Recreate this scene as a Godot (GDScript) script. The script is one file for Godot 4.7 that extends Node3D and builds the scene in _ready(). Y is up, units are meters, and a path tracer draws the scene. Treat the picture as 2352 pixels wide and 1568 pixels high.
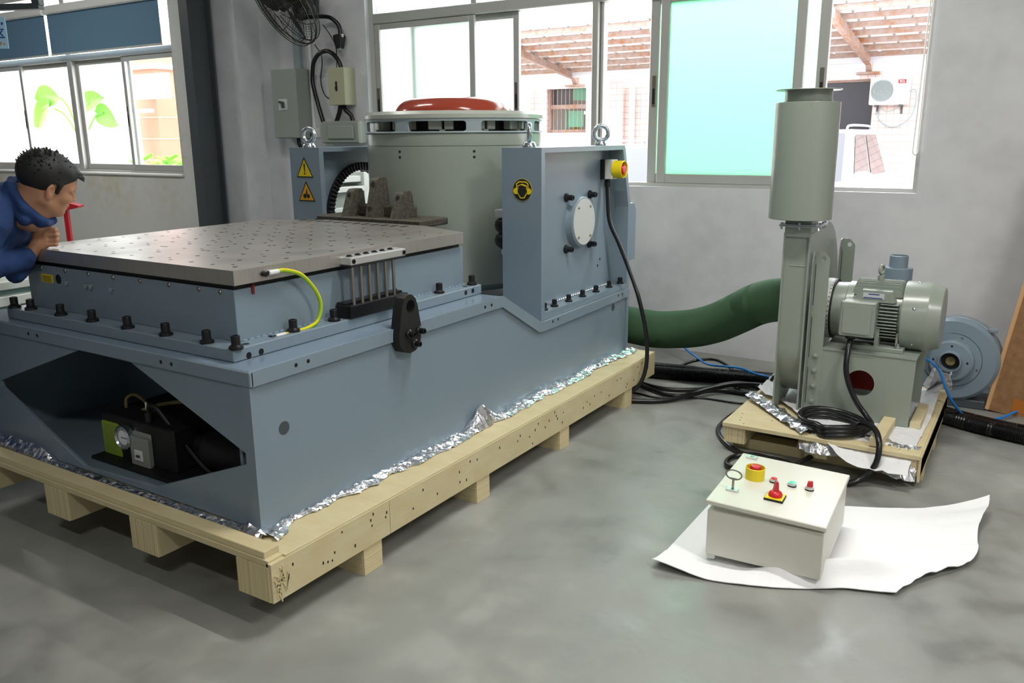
extends Node3D
# A workshop corner: a large blue-grey vibration test bench on a timber pallet, a fan unit with its silencer, a control box on foam, windows to a yard.
# x runs along the window wall, y is up, z comes out of that wall into the room; metres.

var M := {}
var org := {}
var used := {}
var rng := RandomNumberGenerator.new()

class B:
	var v := PackedVector3Array()
	func tri(a: Vector3, b: Vector3, c: Vector3) -> void:
		v.append(a); v.append(b); v.append(c)
	func quad(a: Vector3, b: Vector3, c: Vector3, d: Vector3) -> void:
		tri(a, b, c); tri(a, c, d)
	func box(c: Vector3, s: Vector3, bev := 0.0, xf := Transform3D()) -> B:
		var h := s * 0.5
		if bev <= 0.0:
			var p := []
			for i in 8:
				p.append(xf * (c + Vector3(h.x if i & 1 else -h.x, h.y if i & 2 else -h.y, h.z if i & 4 else -h.z)))
			for f in [[0, 2, 3, 1], [4, 5, 7, 6], [0, 4, 6, 2], [1, 3, 7, 5], [0, 1, 5, 4], [2, 6, 7, 3]]:
				quad(p[f[0]], p[f[1]], p[f[2]], p[f[3]])
			return self
		bev = minf(bev, minf(h.x, minf(h.y, h.z)) * 0.95)
		var g := func(sx: int, sy: int, sz: int, ax: int) -> Vector3:
			var o := Vector3(sx * (h.x - (0.0 if ax == 0 else bev)), sy * (h.y - (0.0 if ax == 1 else bev)), sz * (h.z - (0.0 if ax == 2 else bev)))
			return xf * (c + o)
		var o := xf * c
		for s1 in [-1, 1]:
			_out(o, [g.call(s1, -1, -1, 0), g.call(s1, 1, -1, 0), g.call(s1, 1, 1, 0), g.call(s1, -1, 1, 0)])
			_out(o, [g.call(-1, s1, -1, 1), g.call(-1, s1, 1, 1), g.call(1, s1, 1, 1), g.call(1, s1, -1, 1)])
			_out(o, [g.call(-1, -1, s1, 2), g.call(1, -1, s1, 2), g.call(1, 1, s1, 2), g.call(-1, 1, s1, 2)])
			for s2 in [-1, 1]:
				_out(o, [g.call(s1, s2, -1, 0), g.call(s1, s2, -1, 1), g.call(s1, s2, 1, 1), g.call(s1, s2, 1, 0)])
				_out(o, [g.call(-1, s1, s2, 1), g.call(-1, s1, s2, 2), g.call(1, s1, s2, 2), g.call(1, s1, s2, 1)])
				_out(o, [g.call(s2, -1, s1, 2), g.call(s2, -1, s1, 0), g.call(s2, 1, s1, 0), g.call(s2, 1, s1, 2)])
				for s3 in [-1, 1]:
					_out(o, [g.call(s1, s2, s3, 0), g.call(s1, s2, s3, 1), g.call(s1, s2, s3, 2)])
		return self
	func _out(o: Vector3, p: Array) -> void:
		if (p[1] - p[0]).cross(p[2] - p[0]).dot(p[0] + p[2] - o * 2.0) < 0: p.reverse()
		tri(p[0], p[1], p[2])
		if p.size() > 3: tri(p[0], p[2], p[3])
	func bb(x0: float, x1: float, y0: float, y1: float, z0: float, z1: float, bev := 0.0) -> B:
		return box(Vector3((x0 + x1) / 2, (y0 + y1) / 2, (z0 + z1) / 2), Vector3(absf(x1 - x0), absf(y1 - y0), absf(z1 - z0)), bev)
	static func _area(p: PackedVector2Array) -> float:
		var a := 0.0
		for i in p.size():
			a += p[i].cross(p[(i + 1) % p.size()])
		return a
	# a polygon in the xy plane of xf, with holes, pulled from h0 to h1 along z
	func prism(poly: PackedVector2Array, h0: float, h1: float, xf := Transform3D(), holes := []) -> B:
		var o := poly.duplicate()
		if _area(o) < 0: o.reverse()
		var first := v.size()
		var loops := [o]
		var flat := o
		var hs := holes.duplicate()
		hs.sort_custom(func(p, q): return _maxx(p) > _maxx(q))
		for hh in hs:
			var h: PackedVector2Array = hh.duplicate()
			if _area(h) > 0: h.reverse()
			loops.append(h)
			flat = _bridge(flat, h)
		var t := _ears(flat)
		for i in range(0, t.size(), 3):
			var a := flat[t[i]]; var b := flat[t[i + 1]]; var c := flat[t[i + 2]]
			tri(xf * Vector3(a.x, a.y, h1), xf * Vector3(b.x, b.y, h1), xf * Vector3(c.x, c.y, h1))
			tri(xf * Vector3(a.x, a.y, h0), xf * Vector3(c.x, c.y, h0), xf * Vector3(b.x, b.y, h0))
		for l in loops:
			for i in l.size():
				var a: Vector2 = l[i]; var b: Vector2 = l[(i + 1) % l.size()]
				quad(xf * Vector3(a.x, a.y, h0), xf * Vector3(b.x, b.y, h0), xf * Vector3(b.x, b.y, h1), xf * Vector3(a.x, a.y, h1))
		if xf.basis.determinant() < 0:
			for i in range(first, v.size(), 3):
				var q := v[i + 1]; v[i + 1] = v[i + 2]; v[i + 2] = q
		return self
	static func _ears(p: PackedVector2Array) -> PackedInt32Array:
		var ix := []
		for i in p.size(): ix.append(i)
		var out := PackedInt32Array()
		while ix.size() > 3:
			var hit := false
			var eps := 1e-12
			for pass_no in 2:
				for i in ix.size():
					var ia: int = ix[i - 1]; var ib: int = ix[i]; var ic: int = ix[(i + 1) % ix.size()]
					var a := p[ia]; var b := p[ib]; var c := p[ic]
					var cr := (b - a).cross(c - b)
					if cr <= eps and pass_no == 0: continue
					if cr < -1e-12: continue
					var ok := true
					for j in ix:
						var q := p[j]
						if q == a or q == b or q == c: continue
						if (b - a).cross(q - a) >= 0 and (c - b).cross(q - b) >= 0 and (a - c).cross(q - c) >= 0:
							ok = false; break
					if ok:
						if cr > eps: out.append_array([ia, ib, ic])
						ix.remove_at(i)
						hit = true
						break
				if hit: break
			if not hit: ix.remove_at(0)
		if ix.size() == 3: out.append_array(ix)
		return out
	static func _maxx(p: PackedVector2Array) -> float:
		var m := -1e9
		for q in p: m = maxf(m, q.x)
		return m
	static func _bridge(o: PackedVector2Array, h: PackedVector2Array) -> PackedVector2Array:
		var hi := 0
		for i in h.size():
			if h[i].x > h[hi].x: hi = i
		var best := -1; var bd := 1e18
		for i in o.size():
			if o[i].x < h[hi].x: continue
			var d := o[i].distance_squared_to(h[hi])
			if d >= bd: continue
			var ok := true
			for j in o.size():
				var k := (j + 1) % o.size()
				if j == i or k == i: continue
				if Geometry2D.segment_intersects_segment(h[hi], o[i], o[j], o[k]) != null:
					ok = false; break
			if ok:
				bd = d; best = i
		if best < 0: best = 0
		var r := PackedVector2Array()
		for i in best + 1: r.append(o[i])
		for i in h.size() + 1: r.append(h[(hi + i) % h.size()])
		r.append(o[best])
		for i in range(best + 1, o.size()): r.append(o[i])
		return r
	# profile of (radius, height) from the bottom up, turned about y
	func lathe(prof: Array, n := 32, xf := Transform3D(), a0 := 0.0, a1 := TAU) -> B:
		for j in n:
			var t0 := lerpf(a0, a1, float(j) / n); var t1 := lerpf(a0, a1, float(j + 1) / n)
			for i in prof.size() - 1:
				var p: Vector2 = prof[i]; var q: Vector2 = prof[i + 1]
				var a := xf * Vector3(p.x * cos(t0), p.y, p.x * sin(t0)); var b := xf * Vector3(q.x * cos(t0), q.y, q.x * sin(t0))
				var c := xf * Vector3(q.x * cos(t1), q.y, q.x * sin(t1)); var d := xf * Vector3(p.x * cos(t1), p.y, p.x * sin(t1))
				if q.x > 1e-6: tri(a, b, c)
				if p.x > 1e-6: tri(a, c, d)
		return self
	func cyl(a: Vector3, b: Vector3, r: float, n := 16, bev := 0.0) -> B:
		var l := a.distance_to(b)
		var pr := [Vector2(0, 0), Vector2(r, 0), Vector2(r, l), Vector2(0, l)] if bev <= 0 else [Vector2(0, 0), Vector2(r - bev, 0), Vector2(r, bev), Vector2(r, l - bev), Vector2(r - bev, l), Vector2(0, l)]
		return lathe(pr, n, along(a, b))
	static func along(a: Vector3, b: Vector3) -> Transform3D:
		var y := (b - a).normalized()
		var x := y.cross(Vector3(0, 0, 1) if absf(y.z) < 0.9 else Vector3(1, 0, 0)).normalized()
		return Transform3D(Basis(x, y, x.cross(y)), a)
	func tube(p: Array, r, n := 12, closed := false, cap := true) -> B:
		var m := p.size()
		var rings := []
		var up := Vector3.ZERO
		for i in m:
			var t: Vector3
			if closed: t = (p[(i + 1) % m] - p[(i + m - 1) % m]).normalized()
			else: t = (p[mini(i + 1, m - 1)] - p[maxi(i - 1, 0)]).normalized()
			if up == Vector3.ZERO: up = Vector3(0, 1, 0) if absf(t.y) < 0.9 else Vector3(1, 0, 0)
			up = (up - t * up.dot(t)).normalized()
			var s := t.cross(up)
			var rr: float = r[i] if r is Array or r is PackedFloat32Array else r
			var ring := []
			for j in n:
				var a := TAU * j / n
				ring.append(p[i] + (up * cos(a) + s * sin(a)) * rr)
			rings.append(ring)
		for i in (m if closed else m - 1):
			var a: Array = rings[i]; var b: Array = rings[(i + 1) % m]
			for j in n:
				var k := (j + 1) % n
				quad(a[j], a[k], b[k], b[j])
		if cap and not closed:
			for j in range(1, n - 1):
				tri(rings[0][0], rings[0][j + 1], rings[0][j]); tri(rings[m - 1][0], rings[m - 1][j], rings[m - 1][j + 1])
		return self
	func ball(c: Vector3, r: Vector3, n := 16, bs := Basis()) -> B:
		var pr := []
		for i in n / 2 + 1:
			var a := PI * i / (n / 2) - PI / 2
			pr.append(Vector2(cos(a) if i > 0 and i < n / 2 else 0.0, sin(a)))
		return lathe(pr, n, Transform3D(bs * Basis.from_scale(r), c))
	func torus(c: Vector3, R: float, r: float, bs := Basis(), n := 28, k := 12) -> B:
		var p := []
		for i in n:
			var a := TAU * i / n
			p.append(c + bs * Vector3(R * cos(a), R * sin(a), 0))
		return tube(p, r, k, true)
	# normals are shared between faces that meet at less than the crease angle
	func mesh(crease := 40.0) -> ArrayMesh:
		var nv := v.size()
		var nn := PackedVector3Array(); nn.resize(nv)
		var out := PackedVector3Array(); out.resize(nv)
		var fn := PackedVector3Array(); fn.resize(nv / 3)
		for i in range(0, nv, 3):
			fn[i / 3] = (v[i + 1] - v[i]).cross(v[i + 2] - v[i])
		if crease <= 0:
			for i in nv: nn[i] = fn[i / 3].normalized()
		else:
			var cc := cos(deg_to_rad(crease))
			var d := {}
			var un := PackedVector3Array(); un.resize(nv / 3)
			for i in un.size(): un[i] = fn[i].normalized()
			for i in nv:
				var key := Vector3i((v[i] * 20000.0).round())
				if d.has(key): d[key].append(i / 3)
				else: d[key] = PackedInt32Array([i / 3])
			for i in nv:
				var key := Vector3i((v[i] * 20000.0).round())
				var f := i / 3
				var s := Vector3.ZERO
				for g in d[key]:
					if un[g].dot(un[f]) > cc: s += fn[g]
				nn[i] = s.normalized() if s.length_squared() > 1e-20 else un[f]
		for i in range(0, nv, 3):
			out[i] = v[i]; out[i + 1] = v[i + 2]; out[i + 2] = v[i + 1]
			var q := nn[i + 1]; nn[i + 1] = nn[i + 2]; nn[i + 2] = q
		var a := []
		a.resize(Mesh.ARRAY_MAX)
		a[Mesh.ARRAY_VERTEX] = out
		a[Mesh.ARRAY_NORMAL] = nn
		var m := ArrayMesh.new()
		m.add_surface_from_arrays(Mesh.PRIMITIVE_TRIANGLES, a)
		return m

func v2(a: Array) -> PackedVector2Array:
	var r := PackedVector2Array()
	for i in range(0, a.size(), 2): r.append(Vector2(a[i], a[i + 1]))
	return r

func pts(a: Array) -> Array:
	var r := []
	for i in range(0, a.size(), 3): r.append(Vector3(a[i], a[i + 1], a[i + 2]))
	return r

func smooth(p: Array, step := 0.02) -> Array:
	var c := Curve3D.new()
	c.bake_interval = step
	for i in p.size():
		var t: Vector3 = (p[mini(i + 1, p.size() - 1)] - p[maxi(i - 1, 0)]) / 6.0
		c.add_point(p[i], -t, t)
	return Array(c.get_baked_points())

func circ(x: float, y: float, r: float, n := 24) -> PackedVector2Array:
	var p := PackedVector2Array()
	for i in n: p.append(Vector2(x + r * cos(TAU * i / n), y + r * sin(TAU * i / n)))
	return p

func rrect(x0: float, y0: float, x1: float, y1: float, r: float, k := 4) -> PackedVector2Array:
	var p := PackedVector2Array()
	for c in [[x1 - r, y1 - r, 0.0], [x0 + r, y1 - r, PI / 2], [x0 + r, y0 + r, PI], [x1 - r, y0 + r, PI * 1.5]]:
		for i in k + 1:
			var a: float = c[2] + PI / 2 * i / k
			p.append(Vector2(c[0] + r * cos(a), c[1] + r * sin(a)))
	return p

# frames for prisms: XF_X has the polygon in (z, y) and pulls along x; XF_Y in (x, z), pulling along y
const XF_X := Transform3D(Vector3(0, 0, 1), Vector3(0, 1, 0), Vector3(1, 0, 0), Vector3.ZERO)
const XF_Y := Transform3D(Vector3(1, 0, 0), Vector3(0, 0, 1), Vector3(0, 1, 0), Vector3.ZERO)

func numbered(n: String) -> String:
	var k: int = used.get(n, 0)
	used[n] = k + 1
	return n if k == 0 else "%s_%03d" % [n, k]

func tag(o: Node, label: String, cat := "", group := "", kind := "") -> Node:
	if label: o.set_meta("label", label)
	if cat: o.set_meta("category", cat)
	if group: o.set_meta("group", group)
	if kind: o.set_meta("kind", kind)
	return o

func thing(n: String, label: String, cat: String, at := Vector3.ZERO, group := "", local := false) -> Node3D:
	var o := Node3D.new()
	o.name = numbered(n)
	add_child(o, true)
	o.position = at
	org[o] = Vector3.ZERO if local else at
	tag(o, label, cat, group)
	return o

func mk(n: String, b, mat, parent: Node = null, crease := 40.0, xf := Transform3D()) -> MeshInstance3D:
	var o := MeshInstance3D.new()
	o.mesh = b.mesh(crease) if b is B else b
	o.material_override = M[mat] if mat is String else mat
	o.transform = xf
	if parent == null:
		o.name = numbered(n)
		add_child(o, true)
	else:
		o.name = n
		o.position -= org[parent]
		parent.add_child(o, true)
	org[o] = xf.origin
	return o

func struct(n: String, b: B, mat, crease := 0.0) -> MeshInstance3D:
	var o := mk(n, b, mat, null, crease)
	o.set_meta("kind", "structure")
	return o

func col(c) -> Color:
	return Color(c) if c is String else c

func pm(n: String, c, rough := 0.5, metal := 0.0, spec := 0.5) -> StandardMaterial3D:
	var m := StandardMaterial3D.new()
	m.resource_name = n
	m.albedo_color = col(c)
	m.roughness = rough
	m.metallic = metal
	m.metallic_specular = spec
	M[n] = m
	return m

func tri(m: StandardMaterial3D, scale: float, world := true) -> void:
	m.uv1_triplanar = true
	m.uv1_world_triplanar = world
	m.uv1_scale = Vector3.ONE * scale
	m.uv1_triplanar_sharpness = 6.0

func ramp_tex(size: Vector2i, f: Callable, cols: Array) -> ImageTexture:
	var im := Image.create(size.x, size.y, false, Image.FORMAT_RGB8)
	var cs := []
	for c in cols: cs.append(col(c))
	for y in size.y:
		for x in size.x:
			var t := clampf(f.call(x, y), 0.0, 0.9999) * (cs.size() - 1)
			var k := int(t)
			im.set_pixel(x, y, cs[k].lerp(cs[k + 1], t - k))
	return ImageTexture.create_from_image(im)

func seam(freq: float, sd: int, oct := 4, size := 512, type := FastNoiseLite.TYPE_SIMPLEX_SMOOTH) -> Image:
	var n := FastNoiseLite.new()
	n.seed = sd
	n.frequency = freq
	n.noise_type = type
	n.fractal_octaves = oct
	return n.get_seamless_image(size, size)

func from_noise(im: Image, cols: Array, lo := 0.0, hi := 1.0, im2: Image = null, w2 := 0.0) -> ImageTexture:
	var g := func(x: int, y: int) -> float:
		var t := im.get_pixel(x, y).r
		if im2: t = lerpf(t, im2.get_pixel(x, y).r, w2)
		return (t - lo) / (hi - lo)
	return ramp_tex(Vector2i(im.get_width(), im.get_height()), g, cols)

func bump(m: StandardMaterial3D, im: Image, strength: float) -> void:
	var b: Image = im.duplicate()
	b.convert(Image.FORMAT_RGBA8)
	b.bump_map_to_normal_map(strength)
	m.normal_enabled = true
	m.normal_texture = ImageTexture.create_from_image(b)

func materials() -> void:
	var big := seam(0.006, 11, 5)
	var fine := seam(0.03, 12, 4)
	var speck := seam(0.12, 13, 3)
	var m := pm("floor", "ffffff", 0.5)
	m.albedo_texture = from_noise(big, ["6f706b", "82837e", "8b8c87", "90918b", "9c9d97"], 0.18, 0.82, fine, 0.35)
	m.roughness_texture = from_noise(fine, ["707070", "c0c0c0"], 0.2, 0.8)
	m.roughness = 0.75
	tri(m, 0.28)
	bump(m, speck, 0.12)
	m = pm("plaster", "ffffff", 0.85)
	m.albedo_texture = from_noise(big, ["c3c3c6", "cdcdd0", "d4d4d6"], 0.2, 0.8, fine, 0.3)
	tri(m, 0.35)
	bump(m, fine, 0.5)
	# plaster under the left window: yellowed streaks where damp came through
	m = pm("stained_plaster", "ffffff", 0.85)
	var g := func(x: int, y: int) -> float:
		var t := fine.get_pixel(x, y).r * 0.6 + big.get_pixel(x, y / 3).r * 0.6
		return clampf((t - 0.52) * 2.2, 0, 1) * clampf(1.0 - absf(y - 215.0) / 190.0, 0, 1)
	m.albedo_texture = ramp_tex(Vector2i(512, 512), g, ["cfd0cd", "cbc9bd", "c3bda4", "b8ab84"])
	tri(m, 0.4)
	pm("dark_paint", "42484c", 0.45)
	m = pm("blue_paint", "7a8a96", 0.3)
	bump(m, seam(0.09, 14, 2), 0.35)
	tri(m, 3.0)
	m = pm("blue_gloss", "7a8b9c", 0.1)
	bump(m, seam(0.02, 15, 2), 0.12)
	tri(m, 2.0)
	pm("grey_paint", "a2a89e", 0.25)
	m = pm("green_grey", "8c948a", 0.26)
	bump(m, seam(0.09, 14, 2), 0.25)
	tri(m, 3.0)
	pm("ring_grey", "8d9a9e", 0.35)
	m = pm("aluminium", "ffffff", 0.36, 0.75)
	m.albedo_texture = ramp_tex(Vector2i(256, 256), func(x, y): return 0.35 + 0.5 * speck.get_pixel((x * 3) % 512, y / 8).r, ["8d8a86", "b5b1ab", "c2beb8"])
	m.roughness_texture = from_noise(big, ["b4b4b4", "d0d0d0"], 0.25, 0.75)
	m.roughness = 0.46
	tri(m, 1.1)
	pm("bright_aluminium", "dcdcdc", 0.3, 0.7)
	pm("steel", "9b958c", 0.3, 0.9)
	pm("zinc", "c3cbd0", 0.22, 0.95)
	pm("black_oxide", "17171a", 0.35, 0.2)
	pm("black", "101012", 0.6)
	pm("rubber", "131314", 0.45)
	pm("cable", "0e0e10", 0.3)
	m = pm("cast_iron", "ffffff", 0.62, 0.25)
	m.albedo_texture = from_noise(fine, ["45423a", "524f45", "5e5a4e"], 0.2, 0.8)
	tri(m, 2.5)
	bump(m, speck, 0.3)
	pm("red_dome", "8e3826", 0.16)
	pm("red", "c8202a", 0.35)
	pm("maroon", "7a1712", 0.4)
	pm("yellow", "ead21a", 0.35)
	pm("sign_yellow", "d9c012", 0.45)
	pm("sign_amber", "d69a10", 0.45)
	pm("lime", "86a022", 0.6)
	pm("white", "e8e8e6", 0.5)
	pm("white_plastic", "dedede", 0.4)
	pm("light_grey", "c4c6c2", 0.45)
	pm("box_grey", "8d928c", 0.5)
	pm("box_olive", "a5a48a", 0.45)
	m = pm("cream_enamel", "d5d4c8", 0.38)
	bump(m, seam(0.09, 14, 2), 0.3)
	tri(m, 4.0)
	m = pm("green_lamp", "3fd0a0", 0.2)
	m.emission_enabled = true
	m.emission = Color("54e0b0")
	m.emission_energy_multiplier = 0.5
	pm("hose_green", "37583a", 0.75)
	pm("earth_green", "9cc21f", 0.4)
	pm("blue_tube", "1f7fd0", 0.25)
	# plywood: grain runs along u
	var grain := func(x: int, y: int) -> float:
		return 0.25 + 0.5 * speck.get_pixel((x / 14 + y * 7) % 512, y % 512).r * 0.7 + 0.35 * big.get_pixel(x, (y * 2) % 512).r
	m = pm("plywood", "ffffff", 0.7)
	m.albedo_texture = ramp_tex(Vector2i(512, 512), grain, ["a38b62", "c4b287", "cdc099", "d8cdaa"])
	tri(m, 1.3)
	m = pm("ply_edge_upright", "ffffff", 0.8)
	m.albedo_texture = ramp_tex(Vector2i(256, 64), func(x, y): return 0.5 * 0.1 + speck.get_pixel(x * 2 / 3, 9).r * 0.9 + 0.1 * fine.get_pixel(x, y).r, ["6d5a3c", "c9b88c", "d9cba4", "a8925f"])
	tri(m, 4.0)
	m = pm("ply_edge_flat", "ffffff", 0.8)
	m.albedo_texture = ramp_tex(Vector2i(64, 256), func(x, y): return 0.5 * 0.1 + speck.get_pixel(9, y * 2 / 3).r * 0.9 + 0.1 * fine.get_pixel(x, y).r, ["6d5a3c", "c9b88c", "d9cba4", "a8925f"])
	tri(m, 4.0)
	m = pm("foil", "e6e6ea", 0.22, 1.0)
	bump(m, seam(0.035, 21, 3, 512, FastNoiseLite.TYPE_CELLULAR), 3.0)
	tri(m, 4.0)
	m = pm("foil_back", "dcdcde", 0.5)
	bump(m, seam(0.02, 22, 3), 2.0)
	tri(m, 3.0)
	m = pm("foam", "f2f2f4", 0.8)
	bump(m, seam(0.1, 23, 2), 1.2)
	tri(m, 3.0)
	m.backlight_enabled = true
	m.backlight = Color(0.3, 0.3, 0.3)
	m = pm("card", "8f6c48", 0.85)
	tri(m, 1.0)
	m.albedo_texture = from_noise(fine, ["e8e0d8", "ffffff"], 0.2, 0.8)
	pm("card_edge", "c79b70", 0.85)
	pm("tape_orange", "a8641c", 0.5)
	pm("alu_frame", "b9b9b4", 0.4, 0.3)
	m = pm("frosted", Color(0.95, 1.0, 0.98, 0.06), 0.6)
	m.refraction_enabled = true
	m.refraction_scale = 0.05
	m = pm("green_glass", Color(0.76, 0.96, 0.85, 0.12), 0.55)
	m.refraction_enabled = true
	m.refraction_scale = 0.05
	m = pm("clear_pane", Color(0.9, 1.0, 0.95, 0.06), 0.03)
	m.transparency = BaseMaterial3D.TRANSPARENCY_ALPHA
	m = pm("blind", "64869e", 0.8)
	m.backlight_enabled = true
	m.backlight = Color(0.14, 0.22, 0.30)
	m = pm("tiles", "ffffff", 0.35)
	var tg := func(x: int, y: int) -> float:
		if x % 64 < 5 or y % 64 < 5: return 0.0
		return 0.7 + 0.25 * fract_hash(x / 64, y / 64)
	m.albedo_texture = ramp_tex(Vector2i(512, 512), tg, ["a58f8a", "cdb4ae", "e3cfc9"])
	tri(m, 1.0 / 0.88)
	pm("sheet_roof", "d9d3d2", 0.5)
	m = pm("rusty_steel", "ffffff", 0.7)
	m.albedo_texture = from_noise(big, ["a8948c", "a08c84", "9c7d6c", "a0623c"], 0.2, 0.85, fine, 0.5)
	tri(m, 0.6)
	pm("concrete_out", "b9b7b0", 0.8)
	pm("dark_window", "2d2c33", 0.25)
	pm("far_green", "4f8f74", 0.4)
	pm("terracotta", "b8765e", 0.8)
	pm("car_white", "f0f0f0", 0.15)
	pm("car_glass", "2a2e33", 0.06)
	pm("tyre", "17171a", 0.8)
	m = pm("leaf", "7fb023", 0.5)
	m.backlight_enabled = true
	m.backlight = Color(0.5, 0.8, 0.15)
	pm("gutter", "c9ccd2", 0.4, 0.3)
	pm("far_white", "e6e6e2", 0.7)
	pm("far_band", "c9a184", 0.7)
	pm("far_roof", "7d93a0", 0.6)
	pm("far_blue", "9fc0c8", 0.5)
	m = pm("skin", "ab7d60", 0.5)
	m.subsurf_scatter_enabled = true
	m.subsurf_scatter_strength = 0.1
	pm("hair", "0c0b0c", 0.55)
	m = pm("blue_cotton", "1d3868", 0.9)
	bump(m, fine, 1.0)
	tri(m, 5.0)
	pm("guard_wire", "3d3a34", 0.4, 0.4)
	pm("sign_blue", "a9d4ee", 0.5)
	pm("ink_blue", "27418f", 0.6)
	pm("ink_orange", "c98a5e", 0.6)
	pm("ink", "15150f", 0.6)
	pm("lamp_white", "f4f4f4", 0.4)
	m = pm("lamp_glow", "ffffff", 0.5)
	m.emission_enabled = true
	m.emission = Color("f6fbff")
	m.emission_energy_multiplier = 3.0
	pm("dial", "dfe3ee", 0.4)
	pm("bench_white", "d9ded8", 0.4)
	pm("bench_teal", "7c9c98", 0.4)
	pm("amber_hose", "7d6f48", 0.4)
	pm("label_silver", "cfd2d4", 0.35, 0.3)
	pm("label_blue", "2b3f86", 0.5)
	pm("inner_blue", "56626e", 0.5)

func fract_hash(a: int, b: int) -> float:
	return fposmod(sin(a * 12.9898 + b * 78.233) * 43758.5453, 1.0)

func camera_and_light() -> void:
	var c := Camera3D.new()
	c.name = "camera"
	c.position = Vector3(0, 1.55, 0)
	c.rotation_degrees = Vector3(-13.80, 32.30, -0.436)
	c.fov = rad_to_deg(2.0 * atan(784.0 / 1913.3))
	c.near = 0.05
	c.far = 200
	add_child(c)
	c.current = true
	var e := Environment.new()
	e.background_mode = Environment.BG_SKY
	var sm := ProceduralSkyMaterial.new()
	sm.sky_top_color = Color("f2f4fa")
	sm.sky_horizon_color = Color("ffffff")
	sm.ground_bottom_color = Color("c8c8c4")
	sm.ground_horizon_color = Color("f4f4f2")
	sm.sky_energy_multiplier = 3.4
	sm.ground_energy_multiplier = 1.0
	sm.sun_angle_max = 0.0
	var sk := Sky.new()
	sk.sky_material = sm
	e.sky = sk
	e.tonemap_mode = Environment.TONE_MAPPER_LINEAR
	e.tonemap_exposure = 0.68
	e.sdfgi_enabled = true
	e.ssao_enabled = true
	e.ssil_enabled = true
	var w := WorldEnvironment.new()
	w.name = "world"
	w.environment = e
	add_child(w)
	# batten lamps under the ceiling, most of them over the right half of the hall
	for p in [[-0.9, -3.0, 11.0], [-0.5, 0.9, 7.0], [-4.4, -3.4, 4.0], [2.0, -1.6, 16.0], [-8.8, -3.2, 9.0]]:
		lamp(Vector3(p[0], 3.9, p[1]), p[2])

func lamp(at: Vector3, energy: float) -> void:
	var t := thing("ceiling_lamp", "white fluorescent batten lamp hanging under the hall ceiling", "lamp", at, "fluorescent battens of the hall")
	mk("housing", B.new().bb(at.x - 0.62, at.x + 0.62, at.y + 0.03, at.y + 0.08, at.z - 0.06, at.z + 0.06, 0.01), "lamp_white", t, 0)
	mk("hanger", B.new().cyl(at + Vector3(-0.5, 0.08, 0), at + Vector3(-0.5, 0.3, 0), 0.006, 8).cyl(at + Vector3(0.5, 0.08, 0), at + Vector3(0.5, 0.3, 0), 0.006, 8), "lamp_white", t)
	mk("tube", B.new().cyl(at + Vector3(-0.59, 0, 0), at + Vector3(0.59, 0, 0), 0.014, 12), "lamp_glow", t)
	var l := AreaLight3D.new()
	l.name = "tube_light"
	l.area_size = Vector2(1.18, 0.05)
	l.area_normalize_energy = true
	l.light_energy = energy
	l.light_color = Color("fffdf6")
	l.area_range = 30.0
	l.area_attenuation = 2.0
	l.shadow_enabled = true
	l.rotation_degrees = Vector3(-90, 0, 0)
	l.position = Vector3(0, -0.02, 0)
	t.add_child(l)

func room() -> void:
	struct("floor", B.new().bb(-14, 3.2, -0.15, 0, -5.96, 4.7), "floor")
	struct("ceiling", B.new().bb(-14.2, 3.2, 4.2, 4.4, -5.96, 4.7), "plaster")
	# back wall with the openings of both windows; its left stretch is stained
	struct("wall_back", B.new().prism(v2([-6.6, 0, 3.2, 0, 3.2, 4.2, -6.6, 4.2]), -5.96, -5.76, Transform3D(), [v2([-5.11, 1.19, -0.67, 1.19, -0.67, 3.2, -5.11, 3.2])]), "plaster")
	struct("wall_left", B.new().prism(v2([-14, 0, -6.6, 0, -6.6, 4.2, -14, 4.2]), -5.96, -5.76, Transform3D(), [v2([-11.7, 1.19, -7.74, 1.19, -7.74, 3.2, -11.7, 3.2])]), "stained_plaster")
	struct("wall_side", B.new().bb(-14.2, -14, 0, 4.2, -5.96, 4.7), "plaster")
	struct("wall_front", B.new().bb(-14.2, 3.2, 0, 4.2, 4.5, 4.7), "plaster")
	struct("wall_right", B.new().bb(3.2, 3.4, 0, 4.2, -5.96, 4.7), "plaster")
	struct("wall_pier", B.new().bb(-7.1, -6.43, 0, 4.2, -5.76, -5.48), "plaster")
	struct("ground", B.new().bb(-45, 20, -0.25, -0.05, -45, -5.96), "concrete_out")
	struct("trim_window_sill", B.new().bb(-11.7, -7.74, 1.165, 1.19, -5.77, -5.735, 0.004), "white")
	# steel column: two flanges and a web
	var t := thing("steel_column", "dark grey rolled steel column standing in front of the white wall pier", "column", Vector3(-6.77, 0, -5.3))
	mk("flange", B.new().bb(-6.835, -6.715, 0, 4.2, -5.215, -5.2), "dark_paint", t, 0)
	mk("web", B.new().bb(-6.785, -6.765, 0, 4.2, -5.43, -5.215), "dark_paint", t, 0)
	mk("flange", B.new().bb(-6.835, -6.70, 0, 4.2, -5.447, -5.43), "dark_paint", t, 0)

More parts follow.
